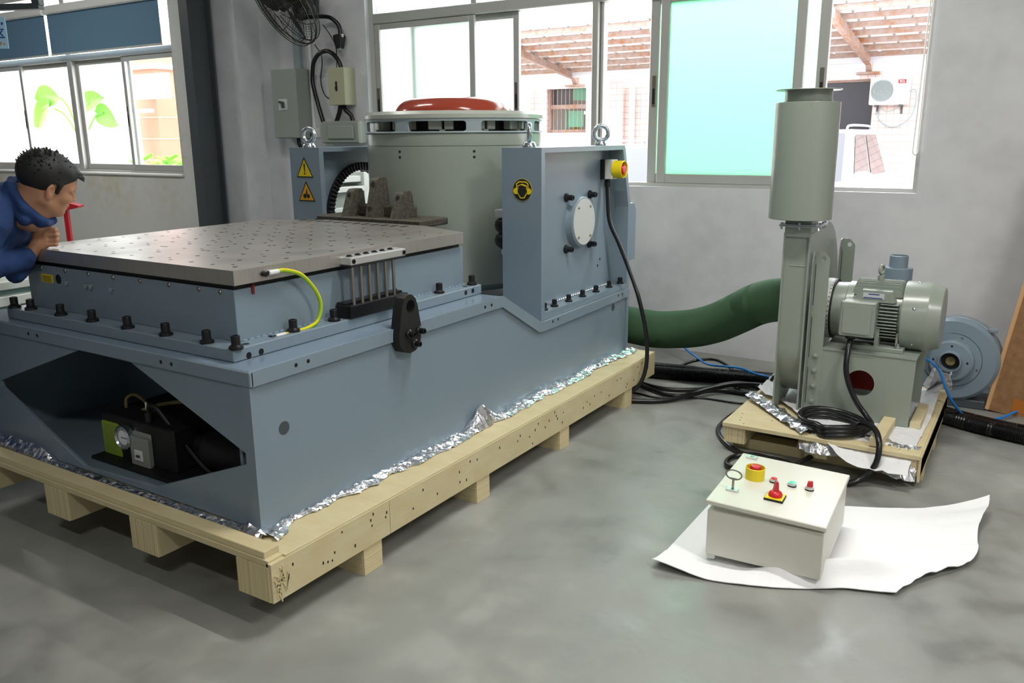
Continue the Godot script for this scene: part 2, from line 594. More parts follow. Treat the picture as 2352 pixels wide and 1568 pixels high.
func sash(w: Node, x0: float, x1: float, y0: float, y1: float, z: float, glass: String, st := 0.06) -> void:
	mk("stile", B.new().bb(x0, x0 + st, y0, y1, z - 0.016, z + 0.016, 0.004), "alu_frame", w, 0)
	mk("stile", B.new().bb(x1 - st, x1, y0, y1, z - 0.016, z + 0.016, 0.004), "alu_frame", w, 0)
	mk("sash_rail", B.new().bb(x0 + st, x1 - st, y0, y0 + 0.065, z - 0.015, z + 0.015, 0.004), "alu_frame", w, 0)
	mk("sash_rail", B.new().bb(x0 + st, x1 - st, y1 - 0.05, y1, z - 0.015, z + 0.015, 0.004), "alu_frame", w, 0)
	mk("pane", B.new().bb(x0 + st, x1 - st, y0 + 0.065, y1 - 0.05, z - 0.003, z + 0.003), glass, w, 0)

func latch(w: Node, x: float, y: float, z: float) -> void:
	var l := mk("latch", B.new().bb(x - 0.016, x + 0.016, y - 0.11, y + 0.11, z, z + 0.006, 0.002), "steel", w, 0)
	mk("latch_slot", B.new().bb(x - 0.009, x + 0.009, y - 0.09, y + 0.02, z + 0.004, z + 0.008), "black", l, 0)

func windows() -> void:
	var z := -5.86
	var w := struct("window_2", B.new().bb(-5.11, -5.06, 1.19, 3.2, z - 0.05, z + 0.05).bb(-0.70, -0.67, 1.19, 3.2, z - 0.05, z + 0.05).bb(-5.06, -0.70, 3.15, 3.2, z - 0.05, z + 0.05).bb(-5.06, -0.70, 1.19, 1.215, z - 0.05, z + 0.05), "alu_frame")
	org[w] = Vector3.ZERO
	mk("transom", B.new().bb(-5.06, -0.70, 2.50, 2.58, z - 0.055, z + 0.06, 0.006), "alu_frame", w, 0)
	mk("mullion", B.new().bb(-2.955, -2.905, 1.215, 3.15, z - 0.05, z + 0.055, 0.005), "alu_frame", w, 0)
	mk("mullion", B.new().bb(-2.900, -2.874, 1.215, 3.15, z - 0.05, z + 0.02, 0.005), "alu_frame", w, 0)
	for x in [[-5.06, -4.05], [-4.0, -2.955], [-2.874, -1.85], [-1.80, -0.70]]:
		mk("pane", B.new().bb(x[0], x[1], 2.58, 3.15, z - 0.003, z + 0.003), "frosted", w, 0)
	for x in [-4.05, -1.85]:
		mk("mullion", B.new().bb(x, x + 0.05, 2.58, 3.15, z - 0.03, z + 0.03), "alu_frame", w, 0)
	# two pairs of sliding sashes, each pair pushed together so that part of the opening is free
	sash(w, -5.06, -4.01, 1.215, 2.5, z + 0.028, "frosted", 0.055)
	sash(w, -4.71, -3.62, 1.215, 2.5, z - 0.018, "frosted", 0.055)
	sash(w, -2.515, -1.28, 1.215, 2.5, z - 0.018, "green_glass", 0.07)
	sash(w, -2.42, -1.42, 1.215, 2.5, z + 0.028, "green_glass", 0.065)
	latch(w, -3.645, 1.86, z + 0.0)
	latch(w, -2.475, 1.86, z + 0.0)
	latch(w, -1.31, 1.86, z + 0.0)
	latch(w, -5.035, 1.86, z + 0.045)
	w = struct("window_1", B.new().bb(-11.7, -11.65, 1.19, 3.2, z - 0.05, z + 0.05).bb(-7.78, -7.74, 1.19, 3.2, z - 0.05, z + 0.05).bb(-11.65, -7.78, 3.15, 3.2, z - 0.05, z + 0.05).bb(-11.65, -7.78, 1.19, 1.215, z - 0.05, z + 0.05), "alu_frame")
	mk("transom", B.new().bb(-11.65, -7.78, 2.43, 2.50, z - 0.05, z + 0.06, 0.006), "alu_frame", w, 0)
	mk("mullion", B.new().bb(-9.72, -9.63, 1.215, 3.15, z - 0.05, z + 0.055, 0.005), "alu_frame", w, 0)
	sash(w, -11.65, -10.72, 1.215, 2.43, z + 0.028, "clear_pane", 0.05)
	sash(w, -10.80, -9.72, 1.215, 2.43, z - 0.018, "clear_pane", 0.05)
	sash(w, -9.63, -8.62, 1.215, 2.43, z - 0.018, "clear_pane", 0.05)
	sash(w, -8.70, -7.78, 1.215, 2.43, z + 0.028, "clear_pane", 0.05)
	latch(w, -10.75, 1.8, z + 0.045)
	latch(w, -8.67, 1.8, z + 0.045)
	for x in [[-11.65, -9.72], [-9.63, -7.78]]:
		mk("pane", B.new().bb(x[0], x[1], 2.5, 3.15, z - 0.003, z + 0.003), "clear_pane", w, 0)
	for x in [[-11.62, -9.895, "blue fabric roller blind over the left half of the far window"], [-9.835, -7.82, "blue fabric roller blind over the window half next to the column"]]:
		var t := thing("roller_blind", x[2], "blind", Vector3(x[0], 2.5, -5.72), "blue blinds of the far window")
		mk("fabric", B.new().bb(x[0], x[1], 2.505, 2.93, -5.715, -5.712), "blind", t, 0)
		mk("hem_bar", B.new().bb(x[0], x[1], 2.49, 2.51, -5.722, -5.705, 0.004), "light_grey", t, 0)
		mk("cassette", B.new().bb(x[0] - 0.02, x[1] + 0.02, 2.93, 3.02, -5.76, -5.67, 0.012), "white", t, 0)
	# bead chain of a blind at the right jamb
	var ch := []
	for i in 60: ch.append(Vector3(-0.688 - 0.024 * i / 59.0, 3.1 - 1.64 * i / 59.0, -5.735))
	for i in 7:
		var a := PI + PI * (i + 1) / 8.0
		ch.append(Vector3(-0.697 + 0.016 * cos(a), 1.455 + 0.03 * sin(a), -5.735))
	for i in 60: ch.append(Vector3(-0.682, 1.46 + 1.64 * i / 59.0, -5.735))
	tag(mk("blind_chain", B.new().tube(ch, 0.0045, 6), "white"), "white bead chain hanging in a long loop at the right window jamb", "chain")

var bolt_mesh: ArrayMesh
var nut_bolt_mesh: ArrayMesh
var dot_mesh: ArrayMesh
var dome_mesh: ArrayMesh
var eye_mesh: ArrayMesh

func shared_meshes() -> void:
	bolt_mesh = B.new().lathe([Vector2(0, 0), Vector2(0.024, 0), Vector2(0.0245, 0.004), Vector2(0.0235, 0.010), Vector2(0.018, 0.014), Vector2(0.0155, 0.016), Vector2(0.0155, 0.043), Vector2(0.014, 0.046), Vector2(0.009, 0.046), Vector2(0.0085, 0.034), Vector2(0, 0.034)], 20).mesh()
	nut_bolt_mesh = B.new().lathe([Vector2(0, 0), Vector2(0.014, 0), Vector2(0.014, 0.003), Vector2(0.011, 0.003), Vector2(0.011, 0.010), Vector2(0.006, 0.012), Vector2(0.006, 0.018), Vector2(0, 0.019)], 12).mesh()
	dot_mesh = B.new().lathe([Vector2(0, -0.004), Vector2(1, -0.004), Vector2(1, 0.0008), Vector2(0.8, 0.0016), Vector2(0.5, 0.0008), Vector2(0, 0.0005)], 16).mesh()
	dome_mesh = B.new().lathe([Vector2(0, 0), Vector2(0.0085, 0), Vector2(0.0085, 0.002), Vector2(0.006, 0.005), Vector2(0, 0.006)], 14).mesh()
	eye_mesh = B.new().lathe([Vector2(0, 0), Vector2(0.036, 0), Vector2(0.037, 0.010), Vector2(0.032, 0.016), Vector2(0.030, 0.024), Vector2(0.018, 0.028), Vector2(0, 0.030)], 24).torus(Vector3(0, 0.070, 0), 0.040, 0.0125, Basis(), 36, 14).mesh(50)

# y of the placed mesh points along dir
func facing(at: Vector3, dir: Vector3, size := 1.0) -> Transform3D:
	var t := B.along(at, at + dir)
	if size != 1.0: t.basis = t.basis * Basis.from_scale(Vector3(size, 1, size))
	return t

func machine() -> void:
	var t := thing("vibration_test_bench", "large blue-grey vibration test bench with boxed base standing on the long timber pallet", "test machine", Vector3(-2.98, 0.25, -3.2))
	# the boxed base
	var side := v2([-1.735, 0.255, -1.735, 0.812, -3.235, 0.815, -3.585, 0.625, -3.60, 0.621, -3.63, 0.619, -4.66, 0.63, -4.66, 0.255])
	var b := B.new().prism(side, -2.125, -2.105, XF_X).prism(side, -3.86, -3.84, XF_X)
	b.prism(v2([-3.838, 0.258, -2.127, 0.258, -2.127, 0.78, -3.838, 0.78]), -1.755, -1.738, Transform3D(), [v2([-3.075, 0.765, -2.745, 0.762, -2.151, 0.525, -2.156, 0.488, -2.691, 0.284, -3.15, 0.272, -3.71, 0.517, -3.715, 0.545])])
	b.bb(-3.84, -2.125, 0.795, 0.812, -3.235, -1.735)
	b.prism(v2([-3.235, 0.812, -3.60, 0.619, -3.60, 0.605, -3.235, 0.798]), -3.84, -2.125, XF_X)
	b.bb(-3.84, -2.125, 0.605, 0.622, -4.66, -3.60).bb(-3.84, -2.125, 0.255, 0.625, -4.66, -4.645)
	# inner webs
	b.bb(-3.84, -3.0, 0.275, 0.79, -2.42, -2.40).bb(-2.24, -2.225, 0.275, 0.79, -3.2, -1.78)
	var base := mk("base_frame", b, "blue_paint", t, 0)
	mk("base_floor", B.new().bb(-3.84, -2.125, 0.255, 0.272, -4.645, -1.755), "blue_paint", t, 0)
	# folded lip round the top edge and the corner strip
	b = B.new().prism(v2([-1.735, 0.768, -1.735, 0.819, -3.240, 0.822, -3.59, 0.632, -3.63, 0.626, -4.67, 0.637, -4.67, 0.588, -3.63, 0.575, -3.575, 0.58, -3.23, 0.772]), -2.106, -2.092, XF_X)
	b.bb(-3.86, -2.092, 0.768, 0.819, -1.742, -1.726, 0.003).bb(-2.15, -2.1045, 0.258, 0.768, -1.742, -1.732).bb(-3.86, -3.80, 0.258, 0.768, -1.742, -1.731).bb(-2.11, -2.096, 0.258, 0.60, -4.672, -4.645)
	mk("rim", b, "blue_paint", t, 30)
	mk("deck", B.new().bb(-3.86, -2.098, 0.813, 0.821, -3.236, -1.730, 0.002).prism(v2([-3.235, 0.822, -3.595, 0.629, -3.60, 0.62, -3.235, 0.812]), -3.86, -2.098, XF_X), "blue_gloss", t, 0)
	for p in [[-1.927, 0.80], [-1.984, 0.801], [-3.083, 0.799], [-3.136, 0.80], [-3.711, 0.613], [-3.767, 0.614], [-4.512, 0.62], [-4.567, 0.62]]:
		mk("screw_hole", dot_mesh, "black_oxide", t, 0, facing(Vector3(-2.0925, p[1] - 0.002, p[0]), Vector3(1, 0, 0), 0.0075))
	for p in [[-2.548, 0.793], [-2.49, 0.793], [-3.335, 0.793], [-3.40, 0.793]]:
		mk("screw_hole", dot_mesh, "black_oxide", t, 0, facing(Vector3(p[0], p[1], -1.7265), Vector3(0, 0, 1), 0.0075))
	mk("hole_plug", dot_mesh, "dark_paint", t, 0, facing(Vector3(-2.105, 0.588, -1.865), Vector3(1, 0, 0), 0.024))
	mk("hole_plug", dot_mesh, "dark_paint", t, 0, facing(Vector3(-2.105, 0.552, -4.468), Vector3(1, 0, 0), 0.022))
	# housing of the slip table with its bolted flange
	var fl := mk("flange", B.new().bb(-3.645, -2.225, 0.822, 0.866, -3.25, -1.778, 0.003), "blue_paint", t, 0)
	mk("housing", B.new().bb(-3.60, -2.298, 0.866, 1.048, -3.205, -1.862, 0.002), "blue_paint", t, 0)
	var bead := B.new()
	for i in 46: bead.ball(Vector3(-2.296, 0.867, -1.89 - 0.0285 * i), Vector3(0.007, 0.006, 0.012), 8)
	tag(mk("weld_bead", bead, "blue_gloss", t), "", "", "", "stuff")
	mk("oil_seal", B.new().bb(-3.585, -2.31, 1.046, 1.068, -3.19, -1.872), "black", t, 0)
	for p in [[-2.232, -1.798], [-2.387, -1.802], [-2.612, -1.802], [-2.838, -1.802], [-3.069, -1.805], [-3.289, -1.807], [-3.515, -1.81], [-3.622, -1.80], [-2.258, -2.079], [-2.258, -2.289], [-2.263, -2.967], [-2.258, -3.217]]:
		mk("bolt", bolt_mesh, "black_oxide", t, 0, Transform3D(Basis.from_scale(Vector3(1, 1, 1)), Vector3(p[0], 0.865, p[1])))
	for p in [[-2.258, -1.86], [-2.262, -3.165]]:
		mk("screw_hole", dot_mesh, "black_oxide", t, 0, facing(Vector3(p[0], 0.866, p[1]), Vector3(0, 1, 0), 0.0125))
	for p in [[-1.842, 0.834], [-1.896, 0.835], [-3.12, 0.846], [-3.177, 0.846]]:
		mk("screw_hole", dot_mesh, "black_oxide", t, 0, facing(Vector3(-2.2255, p[1], p[0]), Vector3(1, 0, 0), 0.0115))
	for x in [-2.368, -2.482, -2.649, -2.819, -2.988, -3.151, -3.314, -3.487]:
		mk("button_screw", dome_mesh, "steel", t, 40, facing(Vector3(x, 1.037, -1.862), Vector3(0, 0, 1)))
	for x in [-3.303, -3.166, -3.136, -3.002]:
		mk("oil_nozzle", B.new().cyl(Vector3(x, 0.985, -1.862), Vector3(x, 0.985, -1.848), 0.005, 8).bb(x - 0.010, x + 0.010, 0.990, 0.996, -1.862, -1.850), "ring_grey", t)
	mk("hole_plug", dot_mesh, "black_oxide", t, 0, facing(Vector3(-3.371, 0.998, -1.862), Vector3(0, 0, 1), 0.020))
	var lab := mk("warning_label", B.new().bb(-3.495, -3.410, 0.978, 1.013, -1.863, -1.8605), "sign_yellow", t, 0)
	var ln := B.new()
	for i in 5: ln.bb(-3.486, -3.42 - 0.006 * (i % 2), 1.0025 - 0.0052 * i, 1.0045 - 0.0052 * i, -1.861, -1.8602)
	mk("print_lines", ln, "ink", lab, 0)
	mk("red_clip", B.new().bb(-2.299, -2.292, 1.024, 1.055, -1.947, -1.936, 0.001).bb(-2.290, -2.2885, 1.055, 1.062, -1.944, -1.940), "maroon", t, 0)
	# black foot of the guide rods and the lifting lug
	var blk := mk("rod_block", B.new().bb(-2.292, -2.213, 0.868, 0.918, -2.685, -2.338, 0.002).bb(-2.292, -2.245, 0.918, 0.925, -2.685, -2.345), "black_oxide", t, 0)
	mk("cap_screw", B.new().cyl(Vector3(-2.25, 0.92, -2.645), Vector3(-2.25, 0.938, -2.645), 0.009, 12, 0.002), "black_oxide", blk)
	var lugp := v2([-2.437, 0.80, -2.437, 0.765, -2.462, 0.727, -2.498, 0.716, -2.535, 0.720, -2.566, 0.745, -2.577, 0.80, -2.557, 0.90, -2.545, 0.930, -2.522, 0.950, -2.498, 0.952, -2.475, 0.940, -2.459, 0.905])
	var lug := mk("lifting_lug", B.new().prism(lugp, -2.105, -2.06, XF_X, [circ(-2.512, 0.903, 0.0265, 20)]), "black", t, 30)
	for p in [[-2.492, 0.797], [-2.556, 0.798], [-2.526, 0.751]]:
		mk("bolt", bolt_mesh, "black_oxide", lug, 40, Transform3D(facing(Vector3(-2.06, p[1], p[0]), Vector3(1, 0, 0)).basis * Basis.from_scale(Vector3(0.75, 0.7, 0.75)), Vector3(-2.06, p[1], p[0])))
	stands(t)

func eyebolt(p: Node, at: Vector3, turn: float) -> void:
	mk("eyebolt", eye_mesh, "zinc", p, 50, Transform3D(Basis(Vector3.UP, turn), at))

func sticker_tri(p: Node, cx: float, top: float, w: float, h: float, z: float, m: String, gear: bool) -> void:
	var s := mk("warning_sign", B.new().prism(v2([cx - w / 2, top - h, cx + w / 2, top - h, cx, top]), z, z + 0.0015), "ink", p, 0)
	mk("yellow_field", B.new().prism(v2([cx - w / 2 + 0.010, top - h + 0.006, cx + w / 2 - 0.010, top - h + 0.006, cx, top - 0.014]), z + 0.0012, z + 0.0022), m, s, 0)
	var k := B.new()
	if gear:
		# crushing hazard: two rollers and a hand
		k.prism(circ(cx - 0.014, top - h * 0.74, 0.0135), z + 0.002, z + 0.0028).prism(circ(cx + 0.014, top - h * 0.74, 0.0125), z + 0.002, z + 0.0028)
		k.prism(v2([cx - 0.006, top - h * 0.66, cx + 0.006, top - h * 0.66, cx + 0.008, top - h * 0.5, cx + 0.003, top - h * 0.36, cx - 0.002, top - h * 0.5]), z + 0.002, z + 0.0028)
	else:
		k.prism(v2([cx - 0.003, top - h * 0.74, cx + 0.003, top - h * 0.74, cx + 0.006, top - h * 0.36, cx + 0.003, top - h * 0.31, cx - 0.003, top - h * 0.31, cx - 0.006, top - h * 0.36]), z + 0.002, z + 0.0028)
		k.prism(circ(cx, top - h * 0.82, 0.0055, 14), z + 0.002, z + 0.0028)
	mk("symbol", k, "ink", s, 0)

func stands(t: Node3D) -> void:
	var outer := v2([-3.625, 0.622, -3.625, 1.497, -4.60, 1.497, -4.70, 1.14, -4.70, 0.63])
	var inner := v2([-3.66, 0.665, -3.66, 1.472, -4.575, 1.472, -4.667, 1.135, -4.667, 0.665])
	var r := mk("trunnion_stand", B.new().prism(outer, -2.345, -2.112, XF_X, [inner]).prism(inner, -2.225, -2.205, XF_X), "blue_paint", t, 0)
	var z0 := 0.0
	var bead := B.new()
	for i in 40: bead.ball(Vector3(-2.202, 0.670, -3.70 - 0.0235 * i), Vector3(0.010, 0.009, 0.010), 8)
	tag(mk("weld_bead", bead, "zinc", r), "", "", "", "stuff")
	eyebolt(r, Vector3(-2.22, 1.497, -3.69), -1.0)
	eyebolt(r, Vector3(-2.22, 1.497, -4.50), 0.45)
	# trunnion cover disc and bolts on the recessed web
	var cz := -4.19; var cy := 1.085
	mk("trunnion_boss", B.new().lathe([Vector2(0, -0.03), Vector2(0.155, -0.03), Vector2(0.150, 0.0), Vector2(0.142, 0.012), Vector2(0.140, 0.035), Vector2(0.132, 0.04), Vector2(0, 0.04)], 48, facing(Vector3(-2.205, cy, cz), Vector3(1, 0, 0))), "blue_paint", r)
	mk("cover_disc", B.new().lathe([Vector2(0, 0), Vector2(0.128, 0), Vector2(0.128, 0.004), Vector2(0, 0.004)], 48, facing(Vector3(-2.165, cy, cz), Vector3(1, 0, 0))), "light_grey", r)
	for p in [[-1, -1], [-1, 1], [1, -1], [1, 1]]:
		mk("button_screw", dome_mesh, "steel", r, 40, facing(Vector3(-2.161, cy + 0.082 * p[1], cz + 0.070 * p[0]), Vector3(1, 0, 0)))
		mk("bolt", bolt_mesh, "black_oxide", r, 40, facing(Vector3(-2.205, cy + 0.141 * p[1], cz + 0.140 * p[0]), Vector3(1, 0, 0)))
	for p in [[0.80, -4.60], [0.835, -4.63]]:
		mk("screw_hole", dot_mesh, "black_oxide", r, 0, facing(Vector3(-2.205, p[0], p[1] + 0.15), Vector3(1, 0, 0), 0.008))
	for z in [-3.72, -3.83, -3.99, -4.155, -4.325, -4.50, -4.655]:
		mk("bolt", bolt_mesh, "black_oxide", r, 40, Transform3D(Basis.from_scale(Vector3(0.9, 0.85, 0.9)), Vector3(-2.15, 0.664, z)))
	# round ear-protection sign: a head with a headset
	var c := Vector2(-2.222, 1.290)
	var s := mk("ear_protection_sign", B.new().prism(circ(c.x, c.y, 0.056, 36), -3.6245, -3.623), "sign_yellow", r, 0)
	mk("black_field", B.new().prism(circ(c.x, c.y, 0.0545, 36), -3.6235, -3.6225), "ink", s, 0)
	var y := B.new()
	var zf := -3.6225
	y.prism(v2([c.x - 0.036, c.y + 0.010, c.x - 0.036, c.y + 0.032, c.x - 0.020, c.y + 0.043, c.x + 0.020, c.y + 0.043, c.x + 0.036, c.y + 0.032, c.x + 0.036, c.y + 0.010, c.x + 0.031, c.y + 0.010, c.x + 0.031, c.y + 0.029, c.x + 0.018, c.y + 0.037, c.x - 0.018, c.y + 0.037, c.x - 0.031, c.y + 0.029, c.x - 0.031, c.y + 0.010]), zf, zf + 0.0008)
	y.prism(circ(c.x - 0.037, c.y - 0.006, 0.016, 16), zf, zf + 0.0008).prism(circ(c.x + 0.037, c.y - 0.006, 0.016, 16), zf, zf + 0.0008)
	y.prism(v2([c.x - 0.027, c.y + 0.022, c.x, c.y + 0.031, c.x + 0.027, c.y + 0.022, c.x + 0.027, c.y - 0.020, c.x + 0.012, c.y - 0.042, c.x - 0.012, c.y - 0.042, c.x - 0.027, c.y - 0.020]), zf, zf + 0.0008)
	mk("yellow_symbol", y, "sign_yellow", s, 0)
	mk("face_symbol", B.new().prism(v2([c.x - 0.023, c.y + 0.018, c.x - 0.008, c.y + 0.024, c.x + 0.023, c.y + 0.017, c.x + 0.022, c.y - 0.018, c.x + 0.008, c.y - 0.036, c.x - 0.008, c.y - 0.036, c.x - 0.022, c.y - 0.018]), zf + 0.0006, zf + 0.0016), "ink", s, 0)
	# left stand: its web is pierced by the round window of the bellows
	var hole := circ(-4.10, 1.08, 0.315, 48)
	var l := mk("trunnion_stand", B.new().prism(outer, -3.86, -3.618, XF_X, [inner]).prism(inner, -3.76, -3.742, XF_X, [hole]), "blue_paint", t, 0)
	eyebolt(l, Vector3(-3.73, 1.497, -3.66), 0.15)
	sticker_tri(l, -3.742, 1.442, 0.135, 0.118, -3.6245, "sign_yellow", false)
	sticker_tri(l, -3.738, 1.302, 0.135, 0.118, -3.6245, "sign_amber", true)
	var bel := B.new().lathe([Vector2(0.27, -0.03), Vector2(0.318, -0.03), Vector2(0.318, 0.02), Vector2(0.275, 0.03), Vector2(0.27, -0.03)], 64, facing(Vector3(-3.745, 1.08, -4.10), Vector3(1, 0, 0)))
	for i in 72:
		var a := TAU * i / 72
		bel.box(Vector3.ZERO, Vector3(0.02, 0.05, 0.012), 0.003, Transform3D(Basis(Vector3(1, 0, 0), -a), Vector3(-3.72, 1.08, -4.10) + Basis(Vector3(1, 0, 0), -a) * Vector3(0, 0.296, 0)))
	mk("bellows_ring", bel, "rubber", l)
	mk("air_spring", B.new().lathe([Vector2(0, 0.0), Vector2(0.06, 0), Vector2(0.085, 0.02), Vector2(0.092, 0.045), Vector2(0.085, 0.07), Vector2(0.066, 0.085), Vector2(0.085, 0.10), Vector2(0.092, 0.125), Vector2(0.085, 0.15), Vector2(0.06, 0.165), Vector2(0, 0.165)], 32, Transform3D(Basis(), Vector3(-2.40, 0.965, -3.80))), "rubber", r)
	mk("spring_bracket", B.new().bb(-2.47, -2.345, 1.13, 1.175, -3.86, -3.74, 0.004).bb(-2.43, -2.345, 0.935, 0.965, -3.86, -3.74, 0.004), "light_grey", r, 0)
	mk("rear_box", B.new().prism(v2([-4.70, 0.80, -4.70, 1.15, -4.79, 1.15, -4.82, 1.11, -4.82, 0.80]), -2.34, -2.13, XF_X), "blue_paint", r, 0)

func slip_plate() -> void:
	var t := thing("slip_plate", "thick bare aluminium slip table plate full of threaded holes, lying on the bench housing", "slip table", Vector3(-2.93, 1.068, -2.5))
	var o := v2([-2.272, -1.845, -2.272, -3.175, -2.62, -3.325, -3.30, -3.325, -3.60, -3.16, -3.60, -1.845])
	mk("plate", B.new().prism(o, 1.068, 1.119, XF_Y), "aluminium", t, 0)
	var ins := B.new()
	var put := func(x: float, z: float, r: float) -> void:
		ins.lathe([Vector2(0, -0.002), Vector2(r, -0.002), Vector2(r, 0.0004), Vector2(r * 0.78, 0.0006), Vector2(0, 0.0003)], 12, Transform3D(Basis(), Vector3(x, 1.119, z)))
	for i in 11:
		for j in 11:
			var x := -2.345 - 0.118 * i
			var z := -1.915 - 0.118 * j
			if z < -3.20 + maxf(0, x + 2.62) * 0.3: continue
			put.call(x, z, 0.0075 if (i + j) % 2 else 0.0095)
			if (i + j) % 3 == 0: put.call(x - 0.05, z - 0.032, 0.006)
	for rr in [0.16, 0.27, 0.38]:
		for k in 8:
			put.call(-2.93 + rr * cos(TAU * (k + 0.5) / 8), -2.5 + rr * sin(TAU * (k + 0.5) / 8), 0.008)
	tag(mk("threaded_inserts", ins, "black_oxide", t), "", "", "", "stuff")
	var sl := B.new()
	for i in 12: sl.prism(rrect(-3.40 + 0.064 * i, -3.275, -3.376 + 0.064 * i, -3.215, 0.011), 1.1185, 1.1196, XF_Y)
	tag(mk("bolt_slots", sl, "black_oxide", t), "", "", "", "stuff")
	# clamp bar on the near edge with the six guide rods below it
	var bar := mk("clamp_bar", B.new().bb(-2.282, -2.213, 1.073, 1.105, -2.682, -2.353, 0.004), "bright_aluminium", t, 0)
	mk("shim", B.new().bb(-2.280, -2.215, 1.066, 1.073, -2.680, -2.355), "black", t, 0)
	for z in [-2.366, -2.668]:
		mk("cap_screw", B.new().lathe([Vector2(0, 0), Vector2(0.009, 0), Vector2(0.009, 0.003), Vector2(0.0055, 0.003), Vector2(0.005, 0.0005), Vector2(0, 0.0005)], 16, facing(Vector3(-2.213, 1.089, z), Vector3(1, 0, 0))), "black_oxide", bar)
	for i in 6:
		var z := -2.372 - 0.0485 * i
		mk("guide_rod", B.new().cyl(Vector3(-2.228, 0.905, z), Vector3(-2.228, 1.07, z), 0.0068, 14), "steel", t)
		mk("cap_screw", B.new().lathe([Vector2(0, 0), Vector2(0.014, 0), Vector2(0.014, 0.002), Vector2(0.009, 0.002), Vector2(0.009, 0.006), Vector2(0.005, 0.006), Vector2(0.005, 0.003), Vector2(0, 0.003)], 16, Transform3D(Basis(), Vector3(-2.248, 1.105, z - 0.008))), "black_oxide", bar)
	# earthing lead from the plate edge to the housing
	t = thing("earth_lead", "yellow-green striped earth lead bent in a half circle beside the slip plate", "cable", Vector3(-2.26, 0.86, -1.99))
	var p := smooth(pts([-2.262, 1.094, -2.02, -2.255, 1.095, -2.052, -2.247, 1.081, -2.10, -2.243, 1.057, -2.138, -2.24, 0.999, -2.186, -2.24, 0.943, -2.206, -2.245, 0.888, -2.19, -2.25, 0.869, -2.15, -2.258, 0.862, -2.085, -2.265, 0.862, -2.03]), 0.012)
	mk("sheath", B.new().tube(p, 0.0075, 10), "earth_green", t)
	var st := []
	for q in p: st.append(q + Vector3(0.003, 0.0032, 0))
	tag(mk("yellow_stripe", B.new().tube(st, 0.0045, 8), "yellow", t), "yellow stripe along the lead")
	for e in [[1.094, -2.0], [0.862, -2.01]]:
		mk("ferrule_sleeve", B.new().cyl(Vector3(-2.262, e[0], e[1] + 0.012), Vector3(-2.26, e[0], e[1] - 0.032), 0.0095, 14, 0.002), "white_plastic", t)
		mk("lug_bolt", B.new().cyl(Vector3(-2.274, e[0] - 0.001, e[1] + 0.03), Vector3(-2.252, e[0] - 0.001, e[1] + 0.03), 0.010, 14, 0.002).box(Vector3(-2.262, e[0], e[1] + 0.016), Vector3(0.004, 0.014, 0.02)), "black_oxide", t)

func drive_bar() -> void:
	var t := thing("drive_bar_casting", "rough dark cast iron drive bar with three drilled upright fingers behind the slip plate", "casting", Vector3(-3.06, 1.10, -3.5))
	mk("foot_strip", B.new().bb(-3.44, -2.72, 1.085, 1.112, -3.41, -3.385), "black", t, 0)
	mk("foot", B.new().bb(-3.44, -2.70, 1.095, 1.133, -3.64, -3.395, 0.006), "cast_iron", t, 0)
	mk("web", B.new().bb(-3.25, -2.86, 1.13, 1.192, -3.58, -3.50, 0.008), "cast_iron", t, 0)
	for f in [[-3.233, 1.277, 0.052, 1], [-3.058, 1.341, 0.052, 2], [-2.888, 1.272, 0.052, 1]]:
		var x: float = f[0]; var h: float = f[1]
		var prof := v2([-3.405, 1.13, -3.462, h - 0.012, -3.475, h, -3.525, h + 0.002, -3.537, h - 0.012, -3.56, 1.13])
		var m := mk("finger", B.new().prism(prof, x - f[2] / 2, x + f[2] / 2, XF_X), "cast_iron", t, 20)
		var n := Vector3(0, 0.35, 1).normalized()
		for k in f[3]:
			var yy: float = h - 0.032 - k * 0.128
			var zz := lerpf(-3.405, -3.462, (yy - 1.13) / (h - 0.012 - 1.13)) + 0.0015
			mk("bolt_hole", dot_mesh, "black", m, 0, facing(Vector3(x - 0.004, yy, zz), n, 0.0125))

